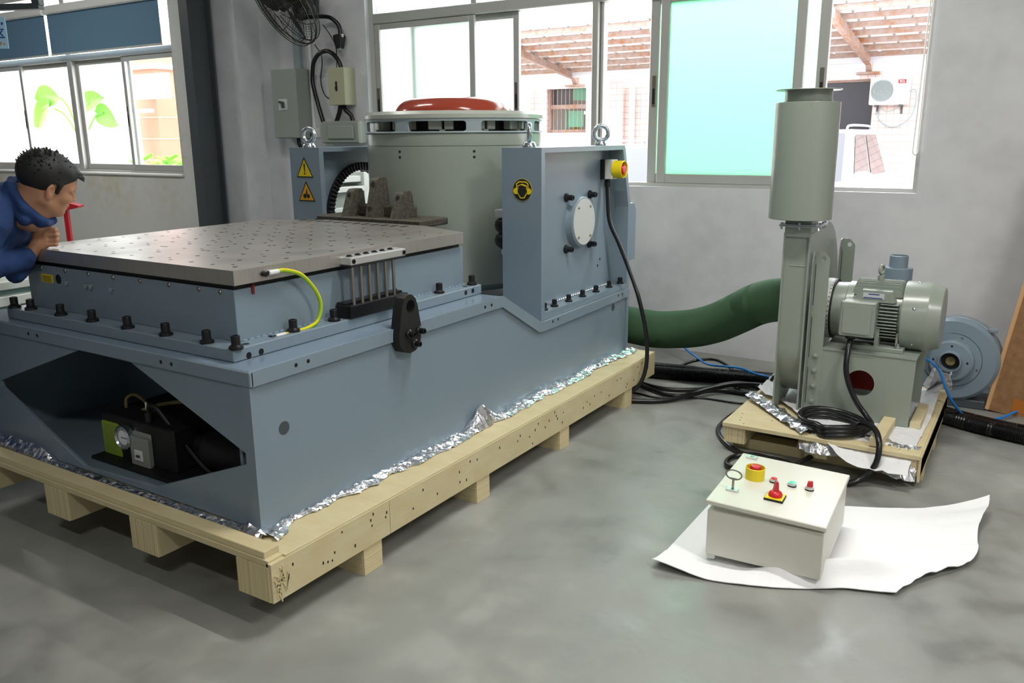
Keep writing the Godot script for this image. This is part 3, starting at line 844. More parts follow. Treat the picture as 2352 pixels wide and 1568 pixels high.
func shaker() -> void:
	var c := Vector3(-3.02, 0.70, -4.15)
	var t := thing("shaker_drum", "big grey-green shaker drum with windowed collar and red domed cap between two stands", "shaker", c)
	var at := Transform3D(Basis(), Vector3(c.x, 0, c.z))
	mk("drum", B.new().lathe([Vector2(0, 0.70), Vector2(0.47, 0.70), Vector2(0.515, 0.74), Vector2(0.515, 1.501), Vector2(0.511, 1.5025), Vector2(0.511, 1.5045), Vector2(0.515, 1.506), Vector2(0.515, 1.566), Vector2(0.510, 1.572), Vector2(0.40, 1.572)], 96, at), "green_grey", t)
	for a in [0.945 + 0.62, 0.945 + 0.00 - 0.21]:
		for y in [1.475, 1.445]:
			var d := Vector3(cos(a), 0, sin(a))
			mk("screw_hole", dot_mesh, "black", t, 0, facing(Vector3(c.x, y, c.z) + d * 0.515, d, 0.0075))
	# collar: a ring with eight rounded windows
	var b := B.new()
	b.lathe([Vector2(0.500, 1.572), Vector2(0.521, 1.572), Vector2(0.523, 1.576), Vector2(0.521, 1.582), Vector2(0.500, 1.582)], 96, at)
	b.lathe([Vector2(0.500, 1.636), Vector2(0.521, 1.636), Vector2(0.521, 1.650), Vector2(0.500, 1.650)], 96, at)
	for k in 8:
		var th := deg_to_rad(42.2 + 45.0 * k)
		var ys := []
		for i in 13: ys.append(1.582 + 0.054 * i / 12.0)
		var wid := func(y: float) -> float:
			var r := 0.014
			var e: float = minf(y - 1.582, 1.636 - y)
			return deg_to_rad(4.6) + ((r - sqrt(maxf(0, r * r - (r - e) * (r - e)))) / 0.52 if e < r else 0.0)
		for i in 12:
			var w0: float = wid.call(ys[i]); var w1: float = wid.call(ys[i + 1])
			var P := func(R: float, u: float, y: float, w: float) -> Vector3:
				return at * Vector3(R * cos(th + u * w), y, R * sin(th + u * w))
			for j in 4:
				var u0 := -1.0 + j * 0.5; var u1 := u0 + 0.5
				b.quad(P.call(0.520, u0, ys[i], w0), P.call(0.520, u0, ys[i + 1], w1), P.call(0.520, u1, ys[i + 1], w1), P.call(0.520, u1, ys[i], w0))
				b.quad(P.call(0.503, u1, ys[i], w0), P.call(0.503, u1, ys[i + 1], w1), P.call(0.503, u0, ys[i + 1], w1), P.call(0.503, u0, ys[i], w0))
			b.quad(P.call(0.503, -1, ys[i], w0), P.call(0.503, -1, ys[i + 1], w1), P.call(0.520, -1, ys[i + 1], w1), P.call(0.520, -1, ys[i], w0))
			b.quad(P.call(0.520, 1, ys[i], w0), P.call(0.520, 1, ys[i + 1], w1), P.call(0.503, 1, ys[i + 1], w1), P.call(0.503, 1, ys[i], w0))
	mk("collar", b, "ring_grey", t)
	mk("core", B.new().lathe([Vector2(0, 1.56), Vector2(0.40, 1.56), Vector2(0.40, 1.65), Vector2(0, 1.65)], 64, at), "black", t)
	for k in 12:
		var th := deg_to_rad(30.0 * k + 62.0)
		var bs := Basis(Vector3.UP, -th)
		mk("guide_roller", B.new().box(Vector3(0.435, 1.618, -0.035), Vector3(0.05, 0.056, 0.05), 0.004, Transform3D(bs, Vector3(c.x, 0, c.z))).box(Vector3(0.435, 1.618, 0.04), Vector3(0.05, 0.056, 0.075), 0.004, Transform3D(bs, Vector3(c.x, 0, c.z))).box(Vector3(0.44, 1.585, 0.0), Vector3(0.05, 0.014, 0.03), 0, Transform3D(bs, Vector3(c.x, 0, c.z))), "grey_paint", t, 0)
	mk("lid", B.new().lathe([Vector2(0.30, 1.646), Vector2(0.520, 1.646), Vector2(0.527, 1.652), Vector2(0.527, 1.672), Vector2(0.512, 1.690), Vector2(0.34, 1.694), Vector2(0, 1.694)], 96, at), "grey_paint", t, 25)
	mk("dome_cap", B.new().lathe([Vector2(0.343, 1.692), Vector2(0.343, 1.700), Vector2(0.335, 1.716), Vector2(0.320, 1.735), Vector2(0.298, 1.752), Vector2(0.270, 1.764), Vector2(0.235, 1.771), Vector2(0.19, 1.775), Vector2(0.1, 1.778), Vector2(0, 1.779)], 80, at), "red_dome", t, 60)

func estop() -> void:
	var t := thing("emergency_stop_box", "emergency stop box with yellow collar and red button on the trunnion stand", "switch", Vector3(-2.205, 1.36, -4.50))
	var c := Vector3(-2.205, 1.362, -4.50)
	mk("back_shell", B.new().bb(c.x, c.x + 0.03, c.y - 0.056, c.y + 0.056, c.z - 0.04, c.z + 0.04, 0.004), "black", t, 0)
	mk("front_shell", B.new().bb(c.x + 0.03, c.x + 0.078, c.y - 0.056, c.y + 0.056, c.z - 0.04, c.z + 0.04, 0.004), "light_grey", t, 0)
	var f := facing(Vector3(c.x + 0.078, c.y, c.z), Vector3(1, 0, 0))
	mk("yellow_collar", B.new().lathe([Vector2(0, 0), Vector2(0.050, 0), Vector2(0.050, 0.058), Vector2(0.046, 0.060), Vector2(0.044, 0.056), Vector2(0.044, 0.02), Vector2(0, 0.02)], 36, f), "yellow", t)
	mk("red_button", B.new().lathe([Vector2(0, 0.02), Vector2(0.018, 0.02), Vector2(0.018, 0.035), Vector2(0.026, 0.038), Vector2(0.027, 0.055), Vector2(0.022, 0.062), Vector2(0, 0.064)], 28, f), "red", t)
	mk("gland", B.new().cyl(Vector3(c.x + 0.03, c.y - 0.056, c.z), Vector3(c.x + 0.03, c.y - 0.066, c.z), 0.015, 12).cyl(Vector3(c.x + 0.03, c.y - 0.066, c.z), Vector3(c.x + 0.03, c.y - 0.10, c.z), 0.019, 6, 0.002), "black", t)
	var p := smooth(pts([c.x + 0.03, 1.27, -4.50, c.x + 0.035, 1.20, -4.50, -2.15, 1.06, -4.49, -2.09, 0.93, -4.50, -2.02, 0.78, -4.50, -1.94, 0.62, -4.47, -1.89, 0.42, -4.47, -1.875, 0.25, -4.46, -1.89, 0.13, -4.42, -1.95, 0.06, -4.38, -2.05, 0.02, -4.36, -2.25, 0.012, -4.40, -2.5, 0.012, -4.6]), 0.03)
	tag(mk("stop_cable", B.new().tube(p, 0.0125, 10), "cable"), "black cable hanging from the emergency stop box past the pallet edge", "cable")

func power_pack() -> void:
	var t := thing("hydraulic_power_pack", "small black hydraulic pump with lime plate and pressure gauge inside the base opening", "pump", Vector3(-2.9, 0.272, -2.05))
	mk("tank", B.new().bb(-3.19, -2.72, 0.285, 0.46, -2.25, -1.86, 0.006), "black", t, 0)
	mk("drip_tray", B.new().bb(-3.20, -2.42, 0.272, 0.286, -2.35, -1.80, 0.003), "black", t, 0)
	mk("spec_plate", B.new().prism(rrect(-3.187, 0.278, -3.068, 0.428, 0.012), -1.860, -1.857), "lime", t, 0)
	var ln := B.new()
	for i in 14: ln.bb(-3.178, -3.085 - 0.012 * (i % 3), 0.412 - 0.009 * i, 0.4135 - 0.009 * i, -1.8575, -1.8565)
	mk("plate_print", ln, "inner_blue", t, 0)
	var f := facing(Vector3(-3.012, 0.388, -1.86), Vector3(0, 0, 1))
	var g := mk("pressure_gauge", B.new().lathe([Vector2(0, 0), Vector2(0.046, 0), Vector2(0.050, 0.004), Vector2(0.050, 0.030), Vector2(0.045, 0.033), Vector2(0.041, 0.026), Vector2(0, 0.024)], 40, f), "zinc", t)
	mk("dial", B.new().lathe([Vector2(0, 0.0245), Vector2(0.040, 0.0245), Vector2(0.040, 0.0255), Vector2(0, 0.0255)], 32, f), "dial", g, 0)
	var tk := B.new()
	for i in 11:
		var a := deg_to_rad(225 - 27 * i)
		tk.box(Vector3(-3.012 + 0.034 * cos(a), 0.388 + 0.034 * sin(a), -1.8342), Vector3(0.003, 0.003, 0.0008))
	tk.bb(-3.024, -2.984, 0.3865, 0.3895, -1.8345, -1.8335)
	mk("needle", tk, "ink", g, 0)
	var sb := mk("switch_box", B.new().bb(-2.975, -2.862, 0.246 + 0.04, 0.420, -1.93, -1.855, 0.004), "box_grey", t, 0)
	mk("box_lid", B.new().bb(-2.977, -2.860, 0.266, 0.402, -1.856, -1.838, 0.003), "box_grey", sb, 0)
	mk("switch_plate", B.new().bb(-2.945, -2.895, 0.308, 0.352, -1.839, -1.832, 0.002), "white_plastic", sb, 0)
	mk("toggle", B.new().bb(-2.928, -2.908, 0.325, 0.334, -1.833, -1.826, 0.001), "dark_paint", sb, 0)
	mk("cable_gland", B.new().cyl(Vector3(-2.905, 0.42, -1.89), Vector3(-2.905, 0.50, -1.89), 0.016, 14, 0.003), "black", sb)
	mk("motor", B.new().cyl(Vector3(-2.66, 0.36, -2.0), Vector3(-2.36, 0.36, -2.0), 0.085, 28, 0.01).cyl(Vector3(-2.74, 0.36, -2.0), Vector3(-2.66, 0.36, -2.0), 0.06, 20), "black", t)
	var h := B.new()
	h.tube(smooth(pts([-3.15, 0.45, -1.95, -3.14, 0.50, -1.95, -3.10, 0.522, -1.96, -3.05, 0.50, -1.97, -3.02, 0.45, -1.98]), 0.01), 0.007, 8)
	h.tube(smooth(pts([-3.07, 0.455, -1.97, -2.98, 0.49, -1.97, -2.88, 0.515, -1.99, -2.78, 0.53, -2.0, -2.70, 0.51, -2.02, -2.62, 0.44, -2.04]), 0.012), 0.008, 8)
	mk("oil_hose", h, "amber_hose", t)
	h = B.new().tube(smooth(pts([-2.905, 0.49, -1.89, -2.90, 0.525, -1.89, -2.87, 0.52, -1.90, -2.80, 0.45, -1.91, -2.72, 0.38, -1.915, -2.64, 0.315, -1.92, -2.58, 0.275, -1.93]), 0.012), 0.009, 8)
	h.tube(smooth(pts([-2.90, 0.50, -1.90, -2.86, 0.50, -1.91, -2.78, 0.43, -1.93, -2.70, 0.35, -1.94, -2.60, 0.28, -1.95]), 0.012), 0.006, 8)
	mk("power_lead", h, "cable", t)
	mk("cable_tie", B.new().box(Vector3(-2.79, 0.442, -1.905), Vector3(0.012, 0.020, 0.012), 0.002, Transform3D()).box(Vector3(-2.91, 0.525, -1.885), Vector3(0.005, 0.03, 0.005)), "white", t, 0)

func nails(b: B, x: float, y: float, z: float, along_x: bool) -> void:
	if along_x: b.box(Vector3(x, y, z), Vector3(0.005, 0.006, 0.002))
	else: b.box(Vector3(x, y, z), Vector3(0.002, 0.006 + 0.006 * rng.randf(), 0.005))

func pallet() -> void:
	var t := thing("timber_pallet", "long pale plywood pallet with laminated skids under the vibration test bench", "pallet", Vector3(-2.95, 0, -3.15))
	for z in [-2.08, -2.80, -3.54, -4.32]:
		var s := mk("skid", B.new().bb(-3.95, -1.932, 0.0, 0.106, z - 0.05, z + 0.05), "ply_edge_flat", t, 0)
		mk("end_grain", B.new().bb(-1.933, -1.925, 0.001, 0.105, z - 0.049, z + 0.049), "ply_edge_flat", s, 0)
	for x in [-2.01, -2.582, -3.137, -3.70]:
		var s := mk("stringer", B.new().bb(x - 0.076, x + 0.076, 0.106, 0.230, -4.69, -1.612), "plywood", t, 0)
		mk("end_grain", B.new().bb(x - 0.075, x + 0.075, 0.107, 0.229, -1.613, -1.604), "ply_edge_upright", s, 0)
	var sk := mk("skirt_board", B.new().bb(-1.945, -1.922, 0.106, 0.243, -2.177, -1.606, 0.001), "plywood", t, 0)
	var sk2 := mk("skirt_board", B.new().bb(-1.945, -1.922, 0.106, 0.243, -4.70, -2.179, 0.001), "plywood", t, 0)
	mk("deck_board", B.new().bb(-3.95, -1.924, 0.230, 0.250, -4.70, -1.67, 0.001), "plywood", t, 0)
	var fb := mk("front_batten", B.new().bb(-3.95, -1.935, 0.230, 0.252, -1.668, -1.606, 0.001), "plywood", t, 0)
	mk("front_batten", B.new().bb(-3.95, -1.955, 0.252, 0.276, -1.672, -1.612, 0.001), "plywood", t, 0)
	mk("edge_lamination", B.new().bb(-3.95, -1.957, 0.254, 0.274, -1.612, -1.6105), "ply_edge_flat", fb, 0)
	rng.seed = 5
	var n1 := B.new(); var n2 := B.new()
	for i in 12: nails(n1, -1.9215, 0.125 + 0.1 * rng.randf(), -1.66 - 0.5 * rng.randf(), false)
	for i in 38: nails(n2, -1.9215, 0.125 + 0.1 * rng.randf(), -2.2 - 2.45 * rng.randf(), false)
	tag(mk("nail_heads", n1, "ink", sk, 0), "", "", "", "stuff")
	tag(mk("nail_heads", n2, "ink", sk2, 0), "", "", "", "stuff")
	# torn splinters at the near corner
	var sp := B.new()
	for i in 16:
		var z := -1.62 - 0.06 * rng.randf(); var y := 0.12 + 0.09 * rng.randf()
		sp.box(Vector3(0, 0, 0), Vector3(0.004, 0.03 + 0.04 * rng.randf(), 0.004), 0, Transform3D(Basis(Vector3(1, 0, 0), rng.randfn(0, 0.5)), Vector3(-1.920, y, z)))
	tag(mk("splinters", sp, "plywood", sk, 0), "", "", "", "stuff")

# a crumpled sheet: rows of points, jittered, with an underside a millimetre below
func sheet(rows: Array, jit: float, sd: int, th := 0.0015) -> B:
	rng.seed = sd
	var b := B.new()
	var n: int = rows.size(); var m: int = rows[0].size()
	var top := []; var low := []
	for i in n:
		var r := []; var s := []
		for j in m:
			var p: Vector3 = rows[i][j] + Vector3(rng.randfn(0, jit * 0.6), absf(rng.randfn(0, jit)), rng.randfn(0, jit * 0.6))
			r.append(p); s.append(p - Vector3(0, th, 0))
		top.append(r); low.append(s)
	for i in n - 1:
		for j in m - 1:
			b.quad(top[i][j], top[i][j + 1], top[i + 1][j + 1], top[i + 1][j])
			b.quad(low[i][j], low[i + 1][j], low[i + 1][j + 1], low[i][j + 1])
	for i in n - 1:
		b.quad(top[i][0], top[i + 1][0], low[i + 1][0], low[i][0])
		b.quad(top[i + 1][m - 1], top[i][m - 1], low[i][m - 1], low[i + 1][m - 1])
	for j in m - 1:
		b.quad(top[0][j + 1], top[0][j], low[0][j], low[0][j + 1])
		b.quad(top[n - 1][j], top[n - 1][j + 1], low[n - 1][j + 1], low[n - 1][j])
	return b

func foils() -> void:
	# foil that the bench stands on: it shows as a ragged margin along the near and the front edge
	var rows := []
	var nz := FastNoiseLite.new()
	nz.seed = 3; nz.frequency = 1.0
	for i in 240:
		var z := -1.72 - 2.96 * i / 239.0
		var w := 0.075 + 0.035 * nz.get_noise_1d(z * 2.0) + 0.02 * nz.get_noise_1d(z * 9.0) - 0.05 * smoothstep(-2.2, -1.9, z) * (1.0 - smoothstep(-1.85, -1.75, z))
		var peak := 0.085 * exp(-pow((z + 3.02) / 0.07, 2)) + 0.012 * absf(nz.get_noise_1d(z * 5.0))
		var r := []
		for j in 8:
			var u := j / 7.0
			r.append(Vector3(-2.108 + w * u, 0.2525 + peak * sin(PI * clampf(u * 0.9 + 0.1, 0, 1)) + 0.012 * sin(u * PI) * (0.6 + nz.get_noise_1d(z * 14.0 + u * 3)), z + 0.03 * u * nz.get_noise_1d(z * 6.0)))
		rows.append(r)
	var t := thing("foil_sheet", "crumpled silver foil sheet sticking out round the test bench on the long pallet", "foil", Vector3(-2.1, 0.25, -3.2))
	mk("side_margin", sheet(rows, 0.0035, 8), "foil", t, 0)
	rows = []
	for i in 150:
		var x := -2.06 - 1.85 * i / 149.0
		var w := 0.052 + 0.012 * nz.get_noise_1d(x * 7.0 + 40.0)
		var up := 0.05 * smoothstep(-3.3, -3.42, x) + 0.028 * exp(-pow((x + 2.13) / 0.06, 2))
		var r := []
		for j in 6:
			var u := j / 5.0
			r.append(Vector3(x, 0.2525 + up * (1.0 - absf(u - 0.4) * 1.3) + 0.012 * sin(u * PI) * (0.7 + nz.get_noise_1d(x * 13.0 + u * 4)), -1.735 + w * u))
		rows.append(r)
	mk("front_margin", sheet(rows, 0.003, 9), "foil", t, 0)
	# foil on the small pallet, turned up at its far right corner and hanging over the front edge
	t = thing("foil_sheet", "creased silver foil sheet lying under the fan unit on the small pallet", "foil", Vector3(-0.8, 0.16, -4.4))
	rows = []
	for i in 34:
		var u := i / 33.0
		var r := []
		for j in 34:
			var w := j / 33.0
			var x := lerpf(-1.20, -0.36, u)
			var front := -4.42 + 0.60 * smoothstep(0.0, 0.75, u)
			var z := lerpf(-5.02, front, w)
			var y := 0.158
			if u > 0.5 and w > 0.86: y -= 0.075 * (w - 0.86) / 0.14 * smoothstep(0.5, 0.75, u)
			if u > 0.9 and w < 0.45: y += 0.10 * (u - 0.9) / 0.1 * (1.0 - w / 0.45)
			if w > 0.9 and u < 0.4: y += 0.018
			if u < 0.06: y += 0.03 * (1 - u / 0.06)
			r.append(Vector3(x + 0.05 * (u - 0.5) * (1 - w), y, z))
		rows.append(r)
	mk("sheet", sheet(rows, 0.0028, 10), "foil_back", t, 0)
	rows = []
	for i in 30:
		var u := i / 29.0
		var r := []
		for j in 8:
			var w := j / 7.0
			r.append(Vector3(lerpf(-0.86, -0.335, u), 0.163 - 0.075 * w * w - 0.05 * w * smoothstep(0.3, 1.0, u), -3.93 + 0.03 * w + 0.10 * (1.0 - w) * -1.0 + 0.03 * sin(u * 9)))
		rows.append(r)
	tag(mk("shiny_flap", sheet(rows, 0.006, 12), "foil", t, 0), "shiny flap hanging over the pallet edge")
	rows = []
	for i in 26:
		var u := i / 25.0
		var r := []
		for j in 6:
			var w := j / 5.0
			var a := Vector3(-1.24, 0.175, -4.33).lerp(Vector3(-0.84, 0.165, -3.90), u)
			r.append(a + Vector3(0.05 * w, 0.02 * sin(PI * w), -0.06 * w))
		rows.append(r)
	tag(mk("folded_edge", sheet(rows, 0.005, 13), "foil", t, 0), "folded silver edge")
	rows = []
	for i in 14:
		var u := i / 13.0
		var r := []
		for j in 12:
			var w := j / 11.0
			r.append(Vector3(-0.42 + 0.12 * u, 0.165 + 0.20 * w * (0.45 + 0.55 * u) + 0.05 * sin(u * 5.0) * w, -4.75 - 0.22 * (1 - w) - 0.08 * u))
		rows.append(r)
	tag(mk("turned_up_corner", sheet(rows, 0.008, 14), "foil_back", t, 0), "white turned-up corner")

func small_pallet() -> void:
	var t := thing("plywood_pallet", "small square plywood pallet with dark lower boards under the grey fan unit", "pallet", Vector3(-0.77, 0, -4.5))
	mk("deck_board", B.new().bb(-1.225, -0.325, 0.135, 0.155, -5.08, -3.905, 0.001), "plywood", t, 0)
	for x in [-1.165, -0.77, -0.37]:
		var s := mk("stringer", B.new().bb(x - 0.052, x + 0.052, 0.052, 0.135, -5.07, -3.925), "plywood", t, 0)
		mk("end_grain", B.new().bb(x - 0.051, x + 0.051, 0.053, 0.134, -3.926, -3.917), "ply_edge_upright", s, 0)
	for z in [-4.06, -4.52, -4.98]:
		mk("skid_board", B.new().bb(-1.20, -0.315, 0.0, 0.052, z - 0.045, z + 0.045), "plywood", t, 0)
	mk("side_board", B.new().bb(-0.328, -0.318, 0.03, 0.150, -5.08, -3.91), "plywood", t, 0)
	rng.seed = 7
	var n := B.new()
	for i in 22: n.box(Vector3(-1.2 + 0.85 * rng.randf(), 0.1555, -3.93 - 0.25 * rng.randf()), Vector3(0.006, 0.001, 0.005))
	tag(mk("nail_heads", n, "ink", t, 0), "", "", "", "stuff")
	t = thing("timber_batten", "short pale timber batten on the foil in front of the fan stand", "batten", Vector3(-0.51, 0.16, -4.1), "battens chocking the fan stand")
	var q := Transform3D(Basis(Vector3.UP, -0.02), Vector3(-0.51, 0.18, -4.13))
	mk("batten", B.new().box(Vector3.ZERO, Vector3(0.055, 0.04, 0.42), 0.002, q), "plywood", t, 0)
	mk("end_grain", B.new().box(Vector3(0, 0, 0.211), Vector3(0.053, 0.038, 0.003), 0, q), "ply_edge_flat", t, 0)
	t = thing("timber_batten", "short timber batten beside the right end of the fan stand, half hidden by foil", "batten", Vector3(-0.395, 0.16, -4.4), "battens chocking the fan stand")
	mk("batten", B.new().bb(-0.418, -0.37, 0.16, 0.19, -4.62, -4.28, 0.002), "plywood", t, 0)
	mk("end_grain", B.new().bb(-0.417, -0.371, 0.161, 0.189, -4.281, -4.277), "ply_edge_flat", t, 0)

func fan_unit() -> void:
	var t := thing("centrifugal_fan", "grey-green centrifugal fan with its tall outlet duct and electric motor on the small pallet", "blower", Vector3(-0.75, 0.157, -4.5))
	var g := "green_grey"
	# scroll housing: two flat side plates with a curved strip between them
	var o := PackedVector2Array()
	o.append(Vector2(-4.212, 1.08))
	o.append(Vector2(-4.212, 0.162)); o.append(Vector2(-4.44, 0.162)); o.append(Vector2(-4.66, 0.235))
	for i in 22:
		var a := deg_to_rad(-75.0 + 185.0 * i / 21.0)
		o.append(Vector2(-4.56 - 0.40 * cos(a) * (0.92 + 0.08 * i / 21.0), 0.67 + 0.44 * sin(a)))
	o.append(Vector2(-4.36, 1.08))
	mk("side_plate", B.new().prism(o, -0.943, -0.935, XF_X), g, t, 20)
	mk("side_plate", B.new().prism(o, -1.065, -1.057, XF_X), g, t, 20)
	var path := []
	path.append(Vector2(-4.225, 1.08)); path.append(Vector2(-4.225, 0.50))
	for i in 10:
		var a := deg_to_rad(0.0 - 90.0 * i / 9.0)
		path.append(Vector2(-4.56 + 0.335 * cos(a), 0.50 + 0.30 * sin(a)))
	for i in 20:
		var a := deg_to_rad(-85.0 + 190.0 * i / 19.0)
		path.append(Vector2(-4.57 - 0.37 * cos(a), 0.67 + 0.42 * sin(a)))
	path.append(Vector2(-4.36, 1.08))
	var b := B.new()
	for i in path.size() - 1:
		var p: Vector2 = path[i]; var q: Vector2 = path[i + 1]
		b.quad(Vector3(-1.058, p.y, p.x), Vector3(-1.058, q.y, q.x), Vector3(-0.942, q.y, q.x), Vector3(-0.942, p.y, p.x))
	mk("scroll_plate", b, g, t, 50)
	mk("seam_strip", B.new().bb(-1.03, -0.955, 0.917, 0.920, -4.226, -4.2225), "grey_paint", t, 0)
	# outlet flange, neck and silencer
	mk("outlet_neck", B.new().bb(-1.063, -0.937, 1.06, 1.16, -4.36, -4.214, 0.003), g, t, 0)
	var f := mk("outlet_flange", B.new().bb(-1.085, -0.897, 1.112, 1.117, -4.385, -4.185, 0.001).bb(-1.085, -0.897, 1.119, 1.124, -4.385, -4.185, 0.001), "zinc", t, 0)
	for p in [[-1.075, -4.195], [-0.99, -4.193], [-0.907, -4.195], [-0.905, -4.26], [-0.905, -4.32], [-0.907, -4.375], [-1.075, -4.375]]:
		mk("bolt", B.new().cyl(Vector3(p[0], 1.098, p[1]), Vector3(p[0], 1.112, p[1]), 0.006, 6).cyl(Vector3(p[0], 1.124, p[1]), Vector3(p[0], 1.132, p[1]), 0.007, 6), "zinc", f)
	var sx := Transform3D(Basis(), Vector3(-1.012, 0, -4.285))
	mk("silencer", B.new().lathe([Vector2(0.06, 1.146), Vector2(0.148, 1.146), Vector2(0.1495, 1.149), Vector2(0.1495, 1.697), Vector2(0.148, 1.700), Vector2(0.10, 1.700)], 64, sx), g, t, 30)
	mk("cap_neck", B.new().lathe([Vector2(0.114, 1.700), Vector2(0.114, 1.705), Vector2(0.109, 1.706), Vector2(0.109, 1.755), Vector2(0, 1.755)], 48, sx), g, t, 30)
	mk("rain_cap", B.new().lathe([Vector2(0, 1.755), Vector2(0.150, 1.755), Vector2(0.152, 1.757), Vector2(0.150, 1.760), Vector2(0, 1.762)], 64, sx), g, t, 30)
	# upright angles with lifting holes
	for q in [[-4.268, 0.162], [-4.90, 0.162]]:
		var z: float = q[0]
		var fl := mk("mounting_angle", B.new().prism(v2([-0.915, 0.162, -0.848, 0.162, -0.848, 0.957, -0.876, 0.988, -0.915, 0.988]), z - 0.004, z, Transform3D(), [circ(-0.877, 0.957, 0.0115, 16)]).prism(v2([z - 0.004, 0.162, z + 0.055, 0.162, z + 0.055, 0.94, z + 0.035, 0.985, z + 0.012, 0.99, z - 0.004, 0.985]), -0.919, -0.915, XF_X, [circ(z + 0.03, 0.955, 0.011, 16)]), g, t, 0)
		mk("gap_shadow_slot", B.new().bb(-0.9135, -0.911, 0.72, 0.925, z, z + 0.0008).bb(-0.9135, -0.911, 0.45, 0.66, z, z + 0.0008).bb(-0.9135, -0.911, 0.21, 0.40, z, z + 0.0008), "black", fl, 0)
		if q[0] > -4.5:
			for y in [0.464, 0.386, 0.305, 0.224]:
				mk("bolt", nut_bolt_mesh, g, fl, 40, facing(Vector3(-0.88, y, z), Vector3(0, 0, 1)))
	# stand with a round hole through it
	mk("stand", B.new().prism(v2([-0.85, 0.162, -0.424, 0.162, -0.418, 0.507, -0.85, 0.507]), -4.278, -4.27, Transform3D(), [circ(-0.659, 0.35, 0.066, 40)]).prism(v2([-0.85, 0.162, -0.424, 0.162, -0.418, 0.507, -0.85, 0.507]), -4.73, -4.722, Transform3D(), [circ(-0.659, 0.35, 0.066, 40)]).bb(-0.85, -0.416, 0.500, 0.508, -4.74, -4.266), g, t, 0)
	mk("stand_divider", B.new().bb(-0.75, -0.56, 0.255, 0.435, -4.52, -4.50), "maroon", t, 0)
	# motor
	var cy := 0.670; var cz := -4.50
	var ax := func(x: float) -> Transform3D: return facing(Vector3(x, cy, cz), Vector3(1, 0, 0))
	var gr := mk("perforated_guard", B.new().lathe([Vector2(0.140, 0), Vector2(0.156, 0), Vector2(0.156, 0.048), Vector2(0.140, 0.048)], 48, ax.call(-0.90)), "light_grey", t)
	b = B.new()
	for i in 40:
		for k in 2:
			var a := TAU * (i + 0.5 * k) / 40
			var d := Vector3(0, sin(a), cos(a))
			b.box(Vector3.ZERO, Vector3(0.005, 0.002, 0.005), 0, facing(Vector3(-0.892 + 0.034 * k, cy, cz) + d * 0.156, d))
	tag(mk("guard_holes", b, "black", gr, 0), "", "", "", "stuff")
	mk("gasket", B.new().lathe([Vector2(0, 0), Vector2(0.154, 0), Vector2(0.154, 0.008), Vector2(0, 0.008)], 48, ax.call(-0.852)), "black", t)
	mk("end_bell", B.new().lathe([Vector2(0, 0), Vector2(0.140, 0), Vector2(0.142, 0.06), Vector2(0.150, 0.065), Vector2(0.150, 0.10), Vector2(0, 0.10)], 48, ax.call(-0.844)), g, t)
	mk("motor_body", B.new().lathe([Vector2(0, 0), Vector2(0.138, 0), Vector2(0.138, 0.235), Vector2(0, 0.235)], 48, ax.call(-0.752)), g, t)
	# cooling fins: upright comb on top, level ones on the flank, each a plate of its own
	for i in 11:
		var y := cy - 0.095 + 0.0165 * i
		var zz := cz + sqrt(0.168 * 0.168 - (y - cy) * (y - cy))
		mk("fin", B.new().bb(-0.632 + 0.002 * i, -0.530, y - 0.0025, y + 0.0025, cz + 0.09, zz, 0.001), g, t, 0)
	for i in 11:
		var zz := cz - 0.10 + 0.02 * i
		var yy := cy + sqrt(0.170 * 0.170 - pow(zz - cz, 2))
		mk("fin", B.new().prism(v2([-0.755, cy + 0.10, -0.755, yy - 0.035, -0.745, yy - 0.004, -0.735, yy, -0.535, yy, -0.522, yy - 0.02, -0.522, cy + 0.10]), zz - 0.0028, zz + 0.0028), g, t, 0)
	for i in 8:
		var y := cy - 0.08 + 0.02 * i
		mk("fin", B.new().bb(-0.745, -0.53, y - 0.0025, y + 0.0025, cz - 0.165, cz - 0.09), g, t, 0)
	mk("plate_shelf", B.new().prism(v2([-0.745, cy + 0.085, -0.70, cy + 0.135, -0.565, cy + 0.135, -0.545, cy + 0.085, -0.555, cy + 0.078, -0.735, cy + 0.078]), cz + 0.10, cz + 0.152), g, t, 0)
	var np := mk("name_plate", B.new().bb(-0.695, -0.598, cy + 0.094, cy + 0.122, cz + 0.1515, cz + 0.1545), "label_silver", t, 0)
	mk("plate_print", B.new().bb(-0.67, -0.62, cy + 0.114, cy + 0.119, cz + 0.154, cz + 0.1552).bb(-0.692, -0.605, cy + 0.096, cy + 0.1005, cz + 0.154, cz + 0.1552), "label_blue", np, 0)
	mk("fan_cowl", B.new().lathe([Vector2(0.10, -0.004), Vector2(0.170, -0.004), Vector2(0.172, 0), Vector2(0.172, 0.108), Vector2(0.170, 0.116), Vector2(0.150, 0.166), Vector2(0.144, 0.170), Vector2(0, 0.170)], 64, ax.call(-0.513)), g, t, 25)
	for d in [Vector3(0, 1, 0.12), Vector3(0, 0.38, 0.93), Vector3(0, -0.7, 0.7)]:
		mk("cowl_screw", dome_mesh, "zinc", t, 40, facing(Vector3(-0.46, cy, cz) + d.normalized() * 0.171, d.normalized()))
	mk("eyebolt", B.new().cyl(Vector3(-0.642, cy + 0.165, cz), Vector3(-0.642, cy + 0.192, cz), 0.016, 16, 0.003).torus(Vector3(-0.642, cy + 0.218, cz), 0.021, 0.0075, Basis(Vector3.UP, 1.25), 24, 10), g, t)
	var tb := mk("terminal_box", B.new().bb(-0.770, -0.618, 0.595, 0.758, -4.385, -4.245, 0.004), g, t, 0)
	mk("terminal_lid", B.new().bb(-0.775, -0.613, 0.590, 0.763, -4.246, -4.228, 0.006).prism(rrect(-0.758, 0.607, -0.630, 0.746, 0.012), -4.230, -4.222), g, tb, 0)
